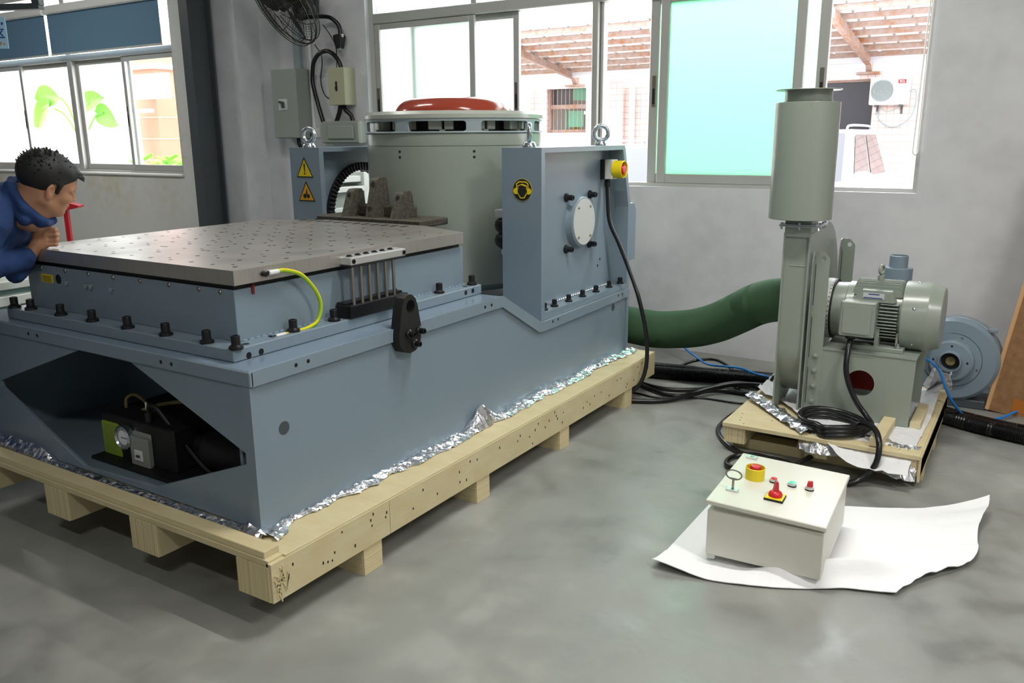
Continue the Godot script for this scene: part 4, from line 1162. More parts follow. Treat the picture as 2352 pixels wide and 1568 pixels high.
	for p in [[-0.768, 0.756], [-0.620, 0.756], [-0.620, 0.597], [-0.768, 0.597]]:
		mk("lid_screw", dot_mesh, "steel", tb, 0, facing(Vector3(p[0], p[1], -4.2275), Vector3(0, 0, 1), 0.0035))
	mk("motor_foot", B.new().bb(-0.752, -0.488, 0.508, 0.530, -4.415, -4.325, 0.002), g, t, 0)
	mk("motor_foot", B.new().bb(-0.752, -0.488, 0.508, 0.530, -4.68, -4.585, 0.002), g, t, 0)
	mk("foot_rib", B.new().bb(-0.745, -0.735, 0.53, 0.62, -4.44, -4.36).bb(-0.625, -0.605, 0.53, 0.62, -4.44, -4.345).bb(-0.53, -0.52, 0.53, 0.60, -4.44, -4.36), g, t, 0)
	mk("bolt", nut_bolt_mesh, "zinc", t, 40, Transform3D(Basis.from_scale(Vector3(1.1, 1.4, 1.1)), Vector3(-0.515, 0.529, -4.345)))
	mk("cable_gland", B.new().cyl(Vector3(-0.722, 0.59, -4.28), Vector3(-0.722, 0.565, -4.28), 0.021, 6, 0.002), "black", t)
	# motor cable: down the stand front, then coiled on the pallet
	var p := pts([-0.722, 0.575, -4.28, -0.722, 0.50, -4.225, -0.716, 0.42, -4.20, -0.690, 0.335, -4.205, -0.650, 0.265, -4.20, -0.605, 0.215, -4.19, -0.565, 0.19, -4.12])
	for i in 64:
		var a := 0.35 - TAU * i / 21.0
		var k := i / 63.0
		var R := 0.152 - 0.040 * fposmod(k * 3.0 + 0.2, 1.0)
		p.append(Vector3(-0.745 + R * 1.12 * cos(a) - 0.01 * k, 0.172 + 0.019 * int(k * 2.99) + 0.006 * sin(a * 2.0), -4.075 - R * 1.02 * sin(-a)))
	p.append_array(pts([-0.60, 0.235, -4.02, -0.53, 0.235, -3.95, -0.495, 0.20, -3.88, -0.49, 0.13, -3.845, -0.51, 0.075, -3.83, -0.56, 0.025, -3.80, -0.64, 0.014, -3.72, -0.72, 0.014, -3.60, -0.80, 0.014, -3.50]))
	tag(mk("motor_cable", B.new().tube(smooth(p, 0.018), 0.0135, 10), "cable"), "thick black motor cable coiled on the small pallet before the grey fan", "cable")
	p = pts([-1.20, 0.10, -4.50, -1.30, 0.05, -4.42, -1.345, 0.014, -4.30, -1.32, 0.014, -4.14, -1.21, 0.014, -3.97, -1.08, 0.014, -3.88, -0.94, 0.014, -3.90, -0.84, 0.014, -3.84, -0.86, 0.014, -3.72, -0.98, 0.014, -3.70, -1.10, 0.02, -3.68, -1.145, 0.014, -3.75, -1.13, 0.014, -3.84, -1.04, 0.028, -3.87, -0.93, 0.028, -3.84, -0.86, 0.03, -3.80, -0.80, 0.05, -3.90, -0.775, 0.06, -4.02, -0.80, 0.04, -4.3])
	tag(mk("supply_cable", B.new().tube(smooth(p, 0.02), 0.0125, 10), "cable"), "black cable looped on the floor between small pallet and control box", "cable")

func hoses() -> void:
	# ribbed green hose between the bench and the fan
	var p := smooth(pts([-2.62, 0.41, -4.60, -2.50, 0.40, -4.74, -2.36, 0.375, -4.88, -2.20, 0.345, -4.93, -2.02, 0.335, -4.93, -1.84, 0.362, -4.90, -1.70, 0.40, -4.86, -1.56, 0.462, -4.79, -1.42, 0.545, -4.71, -1.29, 0.625, -4.63, -1.17, 0.668, -4.585, -1.06, 0.675, -4.57]), 0.0045)
	var r := PackedFloat32Array()
	for i in p.size(): r.append(0.118 + (0.0012 if i % 2 else -0.0012))
	tag(mk("air_hose", B.new().tube(p, r, 40), "hose_green", null, 80), "fat dark green ribbed air hose running from the test bench to the grey fan", "hose")
	var ridge := func(a: Array, R: float) -> B:
		var q := smooth(pts(a), 0.007)
		var rr := PackedFloat32Array()
		for i in q.size(): rr.append(R + (0.0022 if i % 2 else -0.0022))
		return B.new().tube(q, rr, 20)
	tag(mk("floor_hose", ridge.call([-2.6, 0.042, -4.86, -2.19, 0.042, -4.93, -1.9, 0.042, -4.98, -1.64, 0.042, -5.05, -1.31, 0.042, -5.14, -0.9, 0.042, -5.18, -0.6, 0.042, -5.12, -0.35, 0.042, -4.96, -0.14, 0.042, -4.86, 0.1, 0.042, -4.79, 0.5, 0.042, -4.7], 0.040), "cable", null, 60), "thicker, nearer one of two black corrugated hoses on the floor behind the small pallet", "hose")
	tag(mk("floor_hose", ridge.call([-2.7, 0.032, -5.05, -2.28, 0.032, -5.10, -2.08, 0.032, -5.11, -1.9, 0.032, -5.14, -1.74, 0.032, -5.15, -1.56, 0.032, -5.21, -1.2, 0.032, -5.27, -0.8, 0.032, -5.27, -0.5, 0.032, -5.15, -0.25, 0.032, -5.02, 0.0, 0.032, -4.94, 0.5, 0.032, -4.86], 0.031), "cable", null, 60), "thinner black corrugated hose on the floor along the wall side of its twin", "hose")
	var runs := [
		["floor_cable", 0.014, [-2.4, 0.014, -4.9, -2.06, 0.014, -4.77, -1.91, 0.014, -4.72, -1.78, 0.014, -4.74, -1.64, 0.02, -4.83, -1.55, 0.03, -4.96, -1.46, 0.03, -5.04, -1.30, 0.014, -5.05, -1.0, 0.014, -5.2], "black floor cable in the bundle right of the long pallet, bending behind the fan"],
		["floor_cable", 0.014, [-2.4, 0.014, -4.85, -2.06, 0.014, -4.74, -1.92, 0.014, -4.66, -1.79, 0.014, -4.61, -1.68, 0.02, -4.65, -1.59, 0.03, -4.77, -1.50, 0.014, -4.87, -1.36, 0.014, -4.88, -1.2, 0.014, -4.90], "black floor cable sagging lowest in the middle of the bundle by the long pallet"],
		["floor_cable", 0.0155, [-2.4, 0.016, -4.3, -2.05, 0.016, -4.34, -1.97, 0.016, -4.37, -1.83, 0.016, -4.44, -1.73, 0.02, -4.53, -1.64, 0.04, -4.65, -1.57, 0.045, -4.80, -1.49, 0.045, -4.93, -1.38, 0.03, -5.05, -1.25, 0.016, -5.1], "thickest black floor cable coming from under the last skid of the long pallet"],
		["floor_cable", 0.006, [-2.3, 0.006, -4.55, -1.99, 0.006, -4.57, -1.87, 0.006, -4.55, -1.75, 0.006, -4.60, -1.60, 0.006, -4.68, -1.38, 0.006, -4.70, -1.15, 0.006, -4.80], "thin grey-black wire lying nearest the camera in the floor bundle"],
		["floor_cable", 0.010, [-1.95, 0.03, -5.22, -1.88, 0.06, -5.28, -1.78, 0.075, -5.33, -1.69, 0.07, -5.31, -1.58, 0.04, -5.22, -1.50, 0.012, -5.02, -1.44, 0.012, -4.92, -1.36, 0.012, -4.84, -1.28, 0.04, -4.66, -1.22, 0.12, -4.60, -1.19, 0.20, -4.70], "black cable arching over the corrugated hoses and up onto the small pallet"]]
	for q in runs:
		tag(mk(q[0], B.new().tube(smooth(pts(q[2]), 0.02), q[1], 10), "cable"), q[3], "cable")
	tag(mk("air_tube", B.new().tube(smooth(pts([-2.2, 0.30, -5.5, -2.08, 0.16, -5.46, -2.0, 0.115, -5.41, -1.88, 0.088, -5.31, -1.76, 0.07, -5.22, -1.63, 0.085, -5.17, -1.51, 0.095, -5.14, -1.39, 0.08, -5.11, -1.2, 0.06, -5.15, -0.95, 0.06, -5.2, -0.72, 0.16, -5.1, -0.56, 0.36, -4.86, -0.46, 0.395, -4.76, -0.404, 0.39, -4.75, -0.352, 0.342, -4.75, -0.315, 0.255, -4.76, -0.28, 0.17, -4.81, -0.235, 0.075, -4.93, -0.19, 0.02, -5.0, -0.14, 0.012, -5.04, -0.05, 0.02, -5.14, 0.06, 0.03, -5.34, 0.3, 0.03, -5.5]), 0.02), 0.0075, 10), "blue_tube"), "bright blue air tube winding behind the fan and past the small pallet", "hose")

func control_box() -> void:
	var t := thing("control_box", "cream steel control box lying on white foam with buttons and switches on its lid", "control box", Vector3(-0.715, 0.016, -3.04), "", true)
	t.rotation.y = 0.045
	# local: x -0.205..0.205, z -0.26..0.26 (+z faces the room)
	mk("body", B.new().bb(-0.205, 0.205, 0.018, 0.196, -0.255, 0.255, 0.003).bb(-0.185, 0.195, 0.19, 0.212, -0.24, 0.24), "cream_enamel", t, 0)
	mk("wall_lug", B.new().bb(-0.20, -0.17, 0.004, 0.020, 0.21, 0.258, 0.002).bb(0.17, 0.20, 0.006, 0.020, 0.19, 0.23, 0.002).bb(-0.20, -0.17, 0.0, 0.020, -0.25, -0.21, 0.002).bb(0.17, 0.20, 0.0, 0.020, -0.25, -0.21, 0.002), "light_grey", t, 0)
	var lx := Transform3D(Basis(Vector3(0, 0, 1), -0.034), Vector3(0.0, 0.222, 0))
	var L := func(x: float, z: float) -> Transform3D: return lx * Transform3D(Basis(), Vector3(x, 0.009, z))
	var lid := mk("lid", B.new().box(Vector3.ZERO, Vector3(0.424, 0.018, 0.528), 0.003, lx), "cream_enamel", t, 0)
	var C := func(prof: Array, x: float, z: float, n := 28) -> B: return B.new().lathe(prof, n, L.call(x, z))
	# emergency stop
	mk("stop_collar", C.call([Vector2(0, 0), Vector2(0.036, 0), Vector2(0.037, 0.046), Vector2(0.0345, 0.048), Vector2(0.033, 0.044), Vector2(0.033, 0.014), Vector2(0, 0.014)], -0.105, -0.025, 40), "yellow", t)
	mk("stop_button", C.call([Vector2(0, 0.012), Vector2(0.014, 0.012), Vector2(0.014, 0.034), Vector2(0.021, 0.037), Vector2(0.022, 0.047), Vector2(0.018, 0.053), Vector2(0, 0.055)], -0.105, -0.025), "red", t)
	for q in [["push_button", -0.033, "red"], ["indicator_lamp", 0.036, "green_lamp"], ["selector_switch", 0.100, "red"]]:
		var n := mk(q[0], C.call([Vector2(0, 0), Vector2(0.0165, 0), Vector2(0.0165, 0.006), Vector2(0, 0.006)], q[1], -0.030), "black", t)
		mk("bezel", C.call([Vector2(0, 0.006), Vector2(0.0165, 0.006), Vector2(0.017, 0.009), Vector2(0.0155, 0.0145), Vector2(0.0135, 0.015), Vector2(0, 0.012)], q[1], -0.030), "bright_aluminium", n)
		if q[0] == "selector_switch":
			mk("knob", B.new().prism(v2([-0.0125, 0.008, 0.0125, 0.008, 0.0095, 0.036, -0.008, 0.034]), -0.0055, 0.0055, L.call(0.100, -0.030) * Transform3D(Basis(Vector3.UP, 0.12), Vector3.ZERO)), q[2], n, 0)
		else:
			mk("cap", C.call([Vector2(0, 0.011), Vector2(0.0128, 0.011), Vector2(0.0125, 0.016), Vector2(0.009, 0.0175), Vector2(0, 0.018)], q[1], -0.030), q[2], n)
	# main switch: black plate, yellow field, red handle with a silver tip
	var ms := mk("main_switch", B.new().box(Vector3(0, 0.004, 0), Vector3(0.068, 0.008, 0.068), 0.001, L.call(0.005, 0.118)), "black", t, 0)
	mk("yellow_field", B.new().box(Vector3(0, 0.009, 0), Vector3(0.064, 0.003, 0.064), 0.0005, L.call(0.005, 0.118)), "yellow", ms, 0)
	mk("switch_hub", C.call([Vector2(0, 0.010), Vector2(0.025, 0.010), Vector2(0.0255, 0.018), Vector2(0.021, 0.026), Vector2(0.013, 0.031), Vector2(0, 0.032)], 0.005, 0.116), "red", ms)
	var hx: Transform3D = L.call(0.005, 0.116) * Transform3D(Basis(Vector3.UP, 0.5), Vector3.ZERO)
	mk("switch_lever", B.new().prism(v2([-0.014, 0.016, 0.014, 0.016, 0.008, 0.040, 0.005, 0.066, 0.0, 0.070, -0.005, 0.064, -0.008, 0.040]), -0.009, 0.009, hx), "red", ms, 0)
	mk("lever_tip", B.new().box(Vector3(0, 0.055, 0.011), Vector3(0.008, 0.030, 0.006), 0.002, hx * Transform3D(Basis(Vector3(1, 0, 0), -0.12), Vector3.ZERO)), "bright_aluminium", ms, 0)
	# door locks, one with its key
	for z in [-0.225, 0.135]:
		var x := -0.148 if z > 0 else -0.165
		var lk := mk("door_lock", B.new().box(Vector3(0, 0.004, 0), Vector3(0.042, 0.008, 0.028), 0.001, L.call(x, z)), "bright_aluminium", t, 0)
		mk("lock_core", C.call([Vector2(0, 0.008), Vector2(0.009, 0.008), Vector2(0.0085, 0.0095), Vector2(0.003, 0.0095), Vector2(0.003, 0.0085), Vector2(0, 0.0085)], x, z), "zinc", lk)
	var key := B.new()
	var kx: Transform3D = L.call(-0.148, 0.135)
	key.cyl(kx * Vector3(0, 0.006, 0), kx * Vector3(0, 0.048, 0), 0.0045, 12)
	var oval := []
	for i in 32:
		var a := TAU * i / 32
		oval.append(kx * Vector3(0.029 * cos(a), 0.064 + 0.0185 * sin(a), 0.0))
	key.tube(oval, 0.0028, 8, true).box(Vector3(0, 0.050, 0), Vector3(0.028, 0.004, 0.004), 0, kx)
	tag(mk("cabinet_key", key, "steel", null, 40, t.transform), "oval-bowed steel key standing in the near lock of the control box lid", "key")
	# foam sheet under the box, its near edge curled up
	var rows := []
	var nz := FastNoiseLite.new()
	nz.seed = 4; nz.frequency = 1.6
	var A := Vector3(-1.06, 0, -2.63); var Bq := Vector3(-1.06, 0, -3.36); var Cq := Vector3(-0.06, 0, -3.80); var D := Vector3(-0.265, 0, -2.885)
	for i in 50:
		var u := i / 49.0
		var r := []
		for j in 40:
			var w := j / 39.0
			var near := A.lerp(D, u) + Vector3(0, 0, 0.06 * sin(PI * clampf(u * 1.25, 0, 1)))
			var far := Bq.lerp(Cq, u) + Vector3(0, 0, 0.04 * sin(PI * u))
			var q := near.lerp(far, w)
			q.x += 0.10 * sin(PI * w) * u - 0.02 * sin(w * 11.0) * u
			q.y = 0.003 + 0.006 * (nz.get_noise_2d(q.x * 2, q.z * 2) + 0.6)
			q.y += 0.070 * exp(-pow((w - 0.10 - 0.06 * u) / 0.06, 2)) * smoothstep(0.30, 0.62, u) * (1.0 - smoothstep(0.80, 0.93, u)) + 0.03 * pow(1.0 - w, 10.0) * (1.0 - smoothstep(0.0, 0.3, u))
			q.y += 0.05 * pow(u, 8.0) * pow(w, 3.0) + 0.025 * pow(u, 6.0) * (0.5 + nz.get_noise_1d(w * 4.0))
			if u < 0.62 and w > 0.19 and w < 0.9: q.y = minf(q.y, 0.006)
			r.append(q)
		rows.append(r)
	tag(mk("foam_sheet", sheet(rows, 0.0, 1, 0.003), "foam", null, 60), "thin white foam sheet spread on the floor under the control box, near edge curled", "foam sheet")

func side_blower() -> void:
	var t := thing("side_channel_blower", "round blue-grey blower with a dark round inlet standing by the wall", "blower", Vector3(-0.33, 0, -5.35))
	var c := Vector3(-0.335, 0.278, -5.30)
	var f := Transform3D(B.along(Vector3.ZERO, Vector3(-0.08, 0.03, 1)).basis, c)
	var S := func(prof: Array, n := 64) -> B: return B.new().lathe(prof, n, f)
	mk("casing", S.call([Vector2(0, -0.15), Vector2(0.225, -0.15), Vector2(0.243, -0.13), Vector2(0.243, -0.065), Vector2(0.238, -0.062), Vector2(0.238, -0.056), Vector2(0.243, -0.053), Vector2(0.243, -0.02), Vector2(0.225, 0.004), Vector2(0.158, 0.008), Vector2(0.155, 0.004), Vector2(0, 0.004)]), "blue_paint", t, 30)
	mk("inlet_cover", S.call([Vector2(0.153, 0.0), Vector2(0.153, 0.016), Vector2(0.122, 0.020), Vector2(0.118, 0.045), Vector2(0.108, 0.054), Vector2(0.065, 0.060), Vector2(0.060, 0.082), Vector2(0.053, 0.084), Vector2(0.051, 0.03), Vector2(0, 0.03)]), "blue_paint", t, 30)
	mk("impeller_eye", S.call([Vector2(0, 0.031), Vector2(0.0505, 0.031), Vector2(0.0505, 0.034), Vector2(0, 0.034)]), "black", t, 0)
	mk("shaft_end", S.call([Vector2(0, 0.03), Vector2(0.026, 0.03), Vector2(0.026, 0.048), Vector2(0.006, 0.048), Vector2(0.006, 0.042), Vector2(0, 0.042)], 24), "amber_hose", t)
	for k in 4:
		for q in [[0.138, 0.016, 0.3], [0.088, 0.0555, 0.0]]:
			var a: float = TAU * k / 4 + q[2]
			mk("cap_screw", dot_mesh, "black_oxide", t, 0, f * Transform3D(Basis.from_scale(Vector3(0.0065, 1, 0.0065)), Vector3(q[0] * cos(a), q[1] + 0.001, q[0] * sin(a))))
	mk("casing_lug", B.new().bb(-0.17, -0.125, 0.455, 0.475, -5.36, -5.31, 0.003).bb(-0.165, -0.13, 0.10, 0.13, -5.36, -5.31, 0.003), "blue_paint", t, 0)
	mk("outlet_duct", B.new().bb(-0.60, -0.33, 0.28, 0.46, -5.46, -5.30, 0.02), "blue_paint", t, 0)
	mk("foot", B.new().bb(-0.52, -0.14, 0, 0.05, -5.48, -5.30, 0.004), "dark_paint", t, 0)
	var sx := Transform3D(Basis(), Vector3(-0.660, 0, -5.22))
	mk("silencer", B.new().lathe([Vector2(0, 0.30), Vector2(0.075, 0.30), Vector2(0.0795, 0.31), Vector2(0.0795, 0.797), Vector2(0.076, 0.803), Vector2(0.05, 0.806)], 48, sx), "blue_paint", t)
	mk("silencer_pipe", B.new().lathe([Vector2(0.0505, 0.80), Vector2(0.0505, 0.871), Vector2(0.047, 0.872), Vector2(0.047, 0.78), Vector2(0, 0.78)], 40, sx), "blue_paint", t)
	mk("silencer_leg", B.new().bb(-0.70, -0.62, 0, 0.30, -5.26, -5.18), "dark_paint", t, 0)
	t = thing("cardboard_box", "tall brown cardboard carton leaning at the right edge beside the round blower", "carton", Vector3(0.1, 0, -5.3))
	var q := Transform3D(Basis(Vector3(0, 1, 0), -0.10) * Basis(Vector3(0, 0, 1), -0.13) * Basis(Vector3(1, 0, 0), -0.10), Vector3(-0.125, 0.01, -5.30))
	mk("front_panel", B.new().box(Vector3(0.45, 0.75, 0.0), Vector3(0.9, 1.5, 0.012), 0.003, q), "card", t, 0)
	mk("side_panel", B.new().box(Vector3(0.006, 0.75, -0.07), Vector3(0.012, 1.5, 0.13), 0.003, q).box(Vector3(0.894, 0.75, -0.07), Vector3(0.012, 1.5, 0.13), 0.003, q), "card_edge", t, 0)
	mk("rear_panel", B.new().box(Vector3(0.45, 0.75, -0.14), Vector3(0.9, 1.5, 0.012), 0.003, q), "card", t, 0)
	mk("edge_board", B.new().box(Vector3(-0.004, 0.75, 0.002), Vector3(0.022, 1.5, 0.016), 0.003, q), "card_edge", t, 0)
	mk("tape", B.new().box(Vector3(0.16, 0.065, 0.0065), Vector3(0.10, 0.075, 0.002), 0, q), "tape_orange", t, 0)

func wall_gear() -> void:
	var t := thing("switch_cabinet", "tall grey steel switch cabinet with a handle plate on the back wall below the fan", "cabinet", Vector3(-5.97, 1.55, -5.76))
	mk("case", B.new().bb(-6.115, -5.81, 1.552, 2.16, -5.76, -5.60, 0.004), "box_grey", t, 0)
	mk("door", B.new().bb(-6.12, -5.805, 1.556, 2.156, -5.602, -5.582, 0.003), "box_grey", t, 0)
	var hp := mk("handle_plate", B.new().bb(-6.04, -5.93, 1.80, 1.90, -5.583, -5.577, 0.001), "light_grey", t, 0)
	mk("handle", B.new().prism(v2([-6.02, 1.885, -5.965, 1.875, -5.962, 1.82, -5.985, 1.82, -5.985, 1.855, -6.018, 1.868]), -5.578, -5.556), "dark_paint", hp, 0)
	t = thing("trunking", "grey galvanised trunking strip running up the wall from the switch cabinet behind the fan", "trunking", Vector3(-5.92, 2.16, -5.75))
	mk("channel", B.new().bb(-5.96, -5.875, 2.16, 4.2, -5.76, -5.72, 0.002), "ring_grey", t, 0)
	t = thing("breaker_box", "olive breaker box with a small switch window on the wall between the cables", "electrical box", Vector3(-5.35, 1.83, -5.76))
	mk("case", B.new().bb(-5.44, -5.255, 1.832, 2.146, -5.76, -5.63, 0.004), "box_olive", t, 0)
	mk("cover", B.new().bb(-5.443, -5.252, 1.832, 2.146, -5.632, -5.618, 0.003), "box_olive", t, 0)
	mk("breaker_toggle", B.new().bb(-5.358, -5.338, 1.95, 2.03, -5.619, -5.614).bb(-5.355, -5.341, 1.965, 1.985, -5.616, -5.605), "black", t, 0)
	t = thing("junction_box", "wide grey plastic junction box with a raised cover low on the wall behind the bench", "electrical box", Vector3(-5.37, 1.5, -5.76))
	mk("case", B.new().bb(-5.585, -5.145, 1.503, 1.698, -5.76, -5.66, 0.008), "box_grey", t, 0)
	mk("cover", B.new().bb(-5.59, -5.14, 1.51, 1.69, -5.662, -5.643, 0.006).bb(-5.50, -5.19, 1.54, 1.66, -5.645, -5.625, 0.012), "box_grey", t, 0)
	t = thing("wall_socket", "white wall socket with a black plug between the switch cabinet and the junction box", "socket", Vector3(-5.755, 1.55, -5.76))
	mk("socket_plate", B.new().bb(-5.80, -5.71, 1.555, 1.643, -5.76, -5.748, 0.003), "white", t, 0)
	mk("plug", B.new().bb(-5.80, -5.765, 1.565, 1.60, -5.748, -5.71, 0.006), "black", t, 0)
	t = thing("hanging_plug", "black multi-pin plug hanging by its cable on the wall beside the left window jamb", "plug", Vector3(-5.36, 2.3, -5.73))
	mk("plug_body", B.new().lathe([Vector2(0, 0), Vector2(0.035, 0), Vector2(0.055, 0.10), Vector2(0.05, 0.11), Vector2(0.02, 0.12), Vector2(0, 0.12)], 8, Transform3D(Basis(), Vector3(-5.36, 2.31, -5.70))), "black", t, 20)
	mk("plug_pin", B.new().bb(-5.375, -5.35, 2.30, 2.315, -5.71, -5.69).bb(-5.33, -5.30, 2.40, 2.425, -5.69, -5.68), "white", t, 0)
	mk("lead", B.new().tube(smooth(pts([-5.345, 2.42, -5.70, -5.36, 2.50, -5.70, -5.42, 2.56, -5.68, -5.49, 2.578, -5.66, -5.60, 2.575, -5.60, -5.70, 2.57, -5.56, -5.74, 2.66, -5.56]), 0.02), 0.018, 10), "cable", t)
	tag(mk("wall_cable", B.new().tube(smooth(pts([-5.60, 1.69, -5.69, -5.64, 1.78, -5.70, -5.685, 1.89, -5.71, -5.72, 2.02, -5.71, -5.72, 2.11, -5.71, -5.685, 2.21, -5.70, -5.61, 2.275, -5.69, -5.51, 2.297, -5.69, -5.42, 2.262, -5.68, -5.36, 2.20, -5.68, -5.335, 2.14, -5.68]), 0.02), 0.019, 12), "cable"), "thick black cable curving over from the junction box into the olive breaker box", "cable")
	tag(mk("wall_cable", B.new().tube(smooth(pts([-5.37, 1.84, -5.68, -5.38, 1.79, -5.68, -5.41, 1.745, -5.69, -5.44, 1.69, -5.69]), 0.015), 0.02, 10), "cable"), "left one of two short black cables between the breaker box and the junction box", "cable")
	tag(mk("wall_cable", B.new().tube(smooth(pts([-5.34, 1.84, -5.68, -5.31, 1.79, -5.68, -5.26, 1.745, -5.69, -5.24, 1.69, -5.69]), 0.015), 0.02, 10), "cable"), "right one of two short black cables between the breaker box and the junction box", "cable")
	tag(mk("wall_cable", B.new().tube(smooth(pts([-5.92, 1.56, -5.68, -5.915, 1.50, -5.68, -5.90, 1.44, -5.70, -5.87, 1.2, -5.72]), 0.02), 0.018, 10), "cable"), "black cable dropping out of the underside of the tall switch cabinet", "cable")
	tag(mk("wall_wire", B.new().tube(smooth(pts([-5.55, 2.52, -5.70, -5.49, 2.44, -5.72, -5.45, 2.35, -5.74, -5.44, 2.24, -5.74, -5.43, 2.15, -5.72]), 0.02), 0.004, 6), "black"), "thin black wire running down to the top of the breaker box", "wire")
	tag(mk("wall_wire", B.new().tube(smooth(pts([-5.66, 2.36, -5.70, -5.62, 2.25, -5.74, -5.66, 2.05, -5.75, -5.62, 1.93, -5.75, -5.54, 1.90, -5.74, -5.45, 1.95, -5.70]), 0.02), 0.004, 6), "black"), "thin black wire looping out to the left side of the breaker box", "wire")
	tag(mk("conduit", B.new().bb(-5.785, -5.765, 1.64, 2.5, -5.76, -5.742, 0.003).bb(-5.785, -5.765, 2.5, 4.2, -5.76, -5.742, 0.003), "white", null, 0), "narrow white conduit strip on the wall between the cabinet and the black cable", "conduit")
	tag(mk("drop_wire", B.new().cyl(Vector3(-3.93, 1.36, -3.72), Vector3(-4.56, 0.0, -4.45), 0.005, 8), "dark_paint"), "thin dark rod slanting down beside the left trunnion stand", "rod")
	# big caged wall fan
	t = thing("wall_fan", "large industrial wall fan with a round wire guard and black blades above the switch cabinet", "fan", Vector3(-5.6, 2.65, -5.35))
	var n := Vector3(-0.26, -0.56, 0.79).normalized()
	var u := Vector3(0, 1, 0).cross(n).normalized()
	var w := n.cross(u)
	var fx := Transform3D(Basis(u, w, n), Vector3(-5.59, 2.655, -5.30))
	var R := 0.375
	var g := B.new()
	for s in [[0.375, 0.0, 0.007], [0.37, 0.045, 0.004], [0.37, -0.045, 0.004]]: g.torus(fx * Vector3(0, 0, s[1]), s[0], s[2], fx.basis, 56, 6)
	for sd in [1.0, -1.0]:
		for i in 15:
			var rr := 0.085 + 0.0195 * i
			g.torus(fx * Vector3(0, 0, sd * (0.10 - 0.07 * pow(rr / R, 3))), rr, 0.0019, fx.basis, 48, 4)
	mk("guard_rings", g, "guard_wire", t)
	g = B.new()
	for sd in [1.0, -1.0]:
		for i in 10:
			var a := TAU * i / 10
			var q := []
			for k in 9:
				var rr := 0.06 + (R - 0.06) * k / 8.0
				q.append(fx * Vector3(rr * cos(a), rr * sin(a), sd * (0.102 - 0.07 * pow(rr / R, 3)) if k < 8 else 0.0))
			g.tube(q, 0.003, 5)
	mk("guard_spokes", g, "guard_wire", t)
	for i in 3:
		var a := TAU * i / 3 + 0.5
		var bl := B.new()
		var grid := []
		for k in 9:
			var rr := 0.05 + 0.285 * k / 8.0
			var row := []
			for m in 7:
				var s := (m - 3) / 3.0
				var wd := 0.05 + 0.07 * sin(PI * (k + 1.5) / 11.0)
				var th := a + s * wd / maxf(rr, 0.1)
				row.append(fx * Vector3(rr * cos(th), rr * sin(th), 0.035 * s))
			grid.append(row)
		mk("blade", sheet(grid, 0.0, 1, 0.003), "black", t)
	mk("hub", B.new().lathe([Vector2(0, -0.05), Vector2(0.06, -0.05), Vector2(0.06, 0.04), Vector2(0.03, 0.06), Vector2(0, 0.06)], 24, fx * Transform3D(Basis(Vector3(1, 0, 0), PI / 2), Vector3.ZERO)), "black", t)
	mk("motor", B.new().lathe([Vector2(0, 0.09), Vector2(0.10, 0.09), Vector2(0.105, 0.11), Vector2(0.105, 0.22), Vector2(0.08, 0.26), Vector2(0, 0.26)], 28, fx * Transform3D(Basis(Vector3(1, 0, 0), -PI / 2), Vector3.ZERO)), "black", t)
	mk("gear_case", B.new().bb(-5.70, -5.62, 2.56, 2.70, -5.62, -5.50, 0.01), "black", t, 0)
	mk("bracket", B.new().bb(-5.70, -5.62, 2.62, 2.92, -5.74, -5.70).bb(-5.69, -5.63, 2.70, 2.76, -5.70, -5.46, 0.005), "dark_paint", t, 0)

func wheel(b: B, at: Vector3, r: float, w: float) -> void:
	b.lathe([Vector2(0, -w / 2), Vector2(r - 0.03, -w / 2), Vector2(r, -w / 2 + 0.03), Vector2(r, w / 2 - 0.03), Vector2(r - 0.03, w / 2), Vector2(0, w / 2)], 28, facing(at, Vector3(1, 0, 0)))

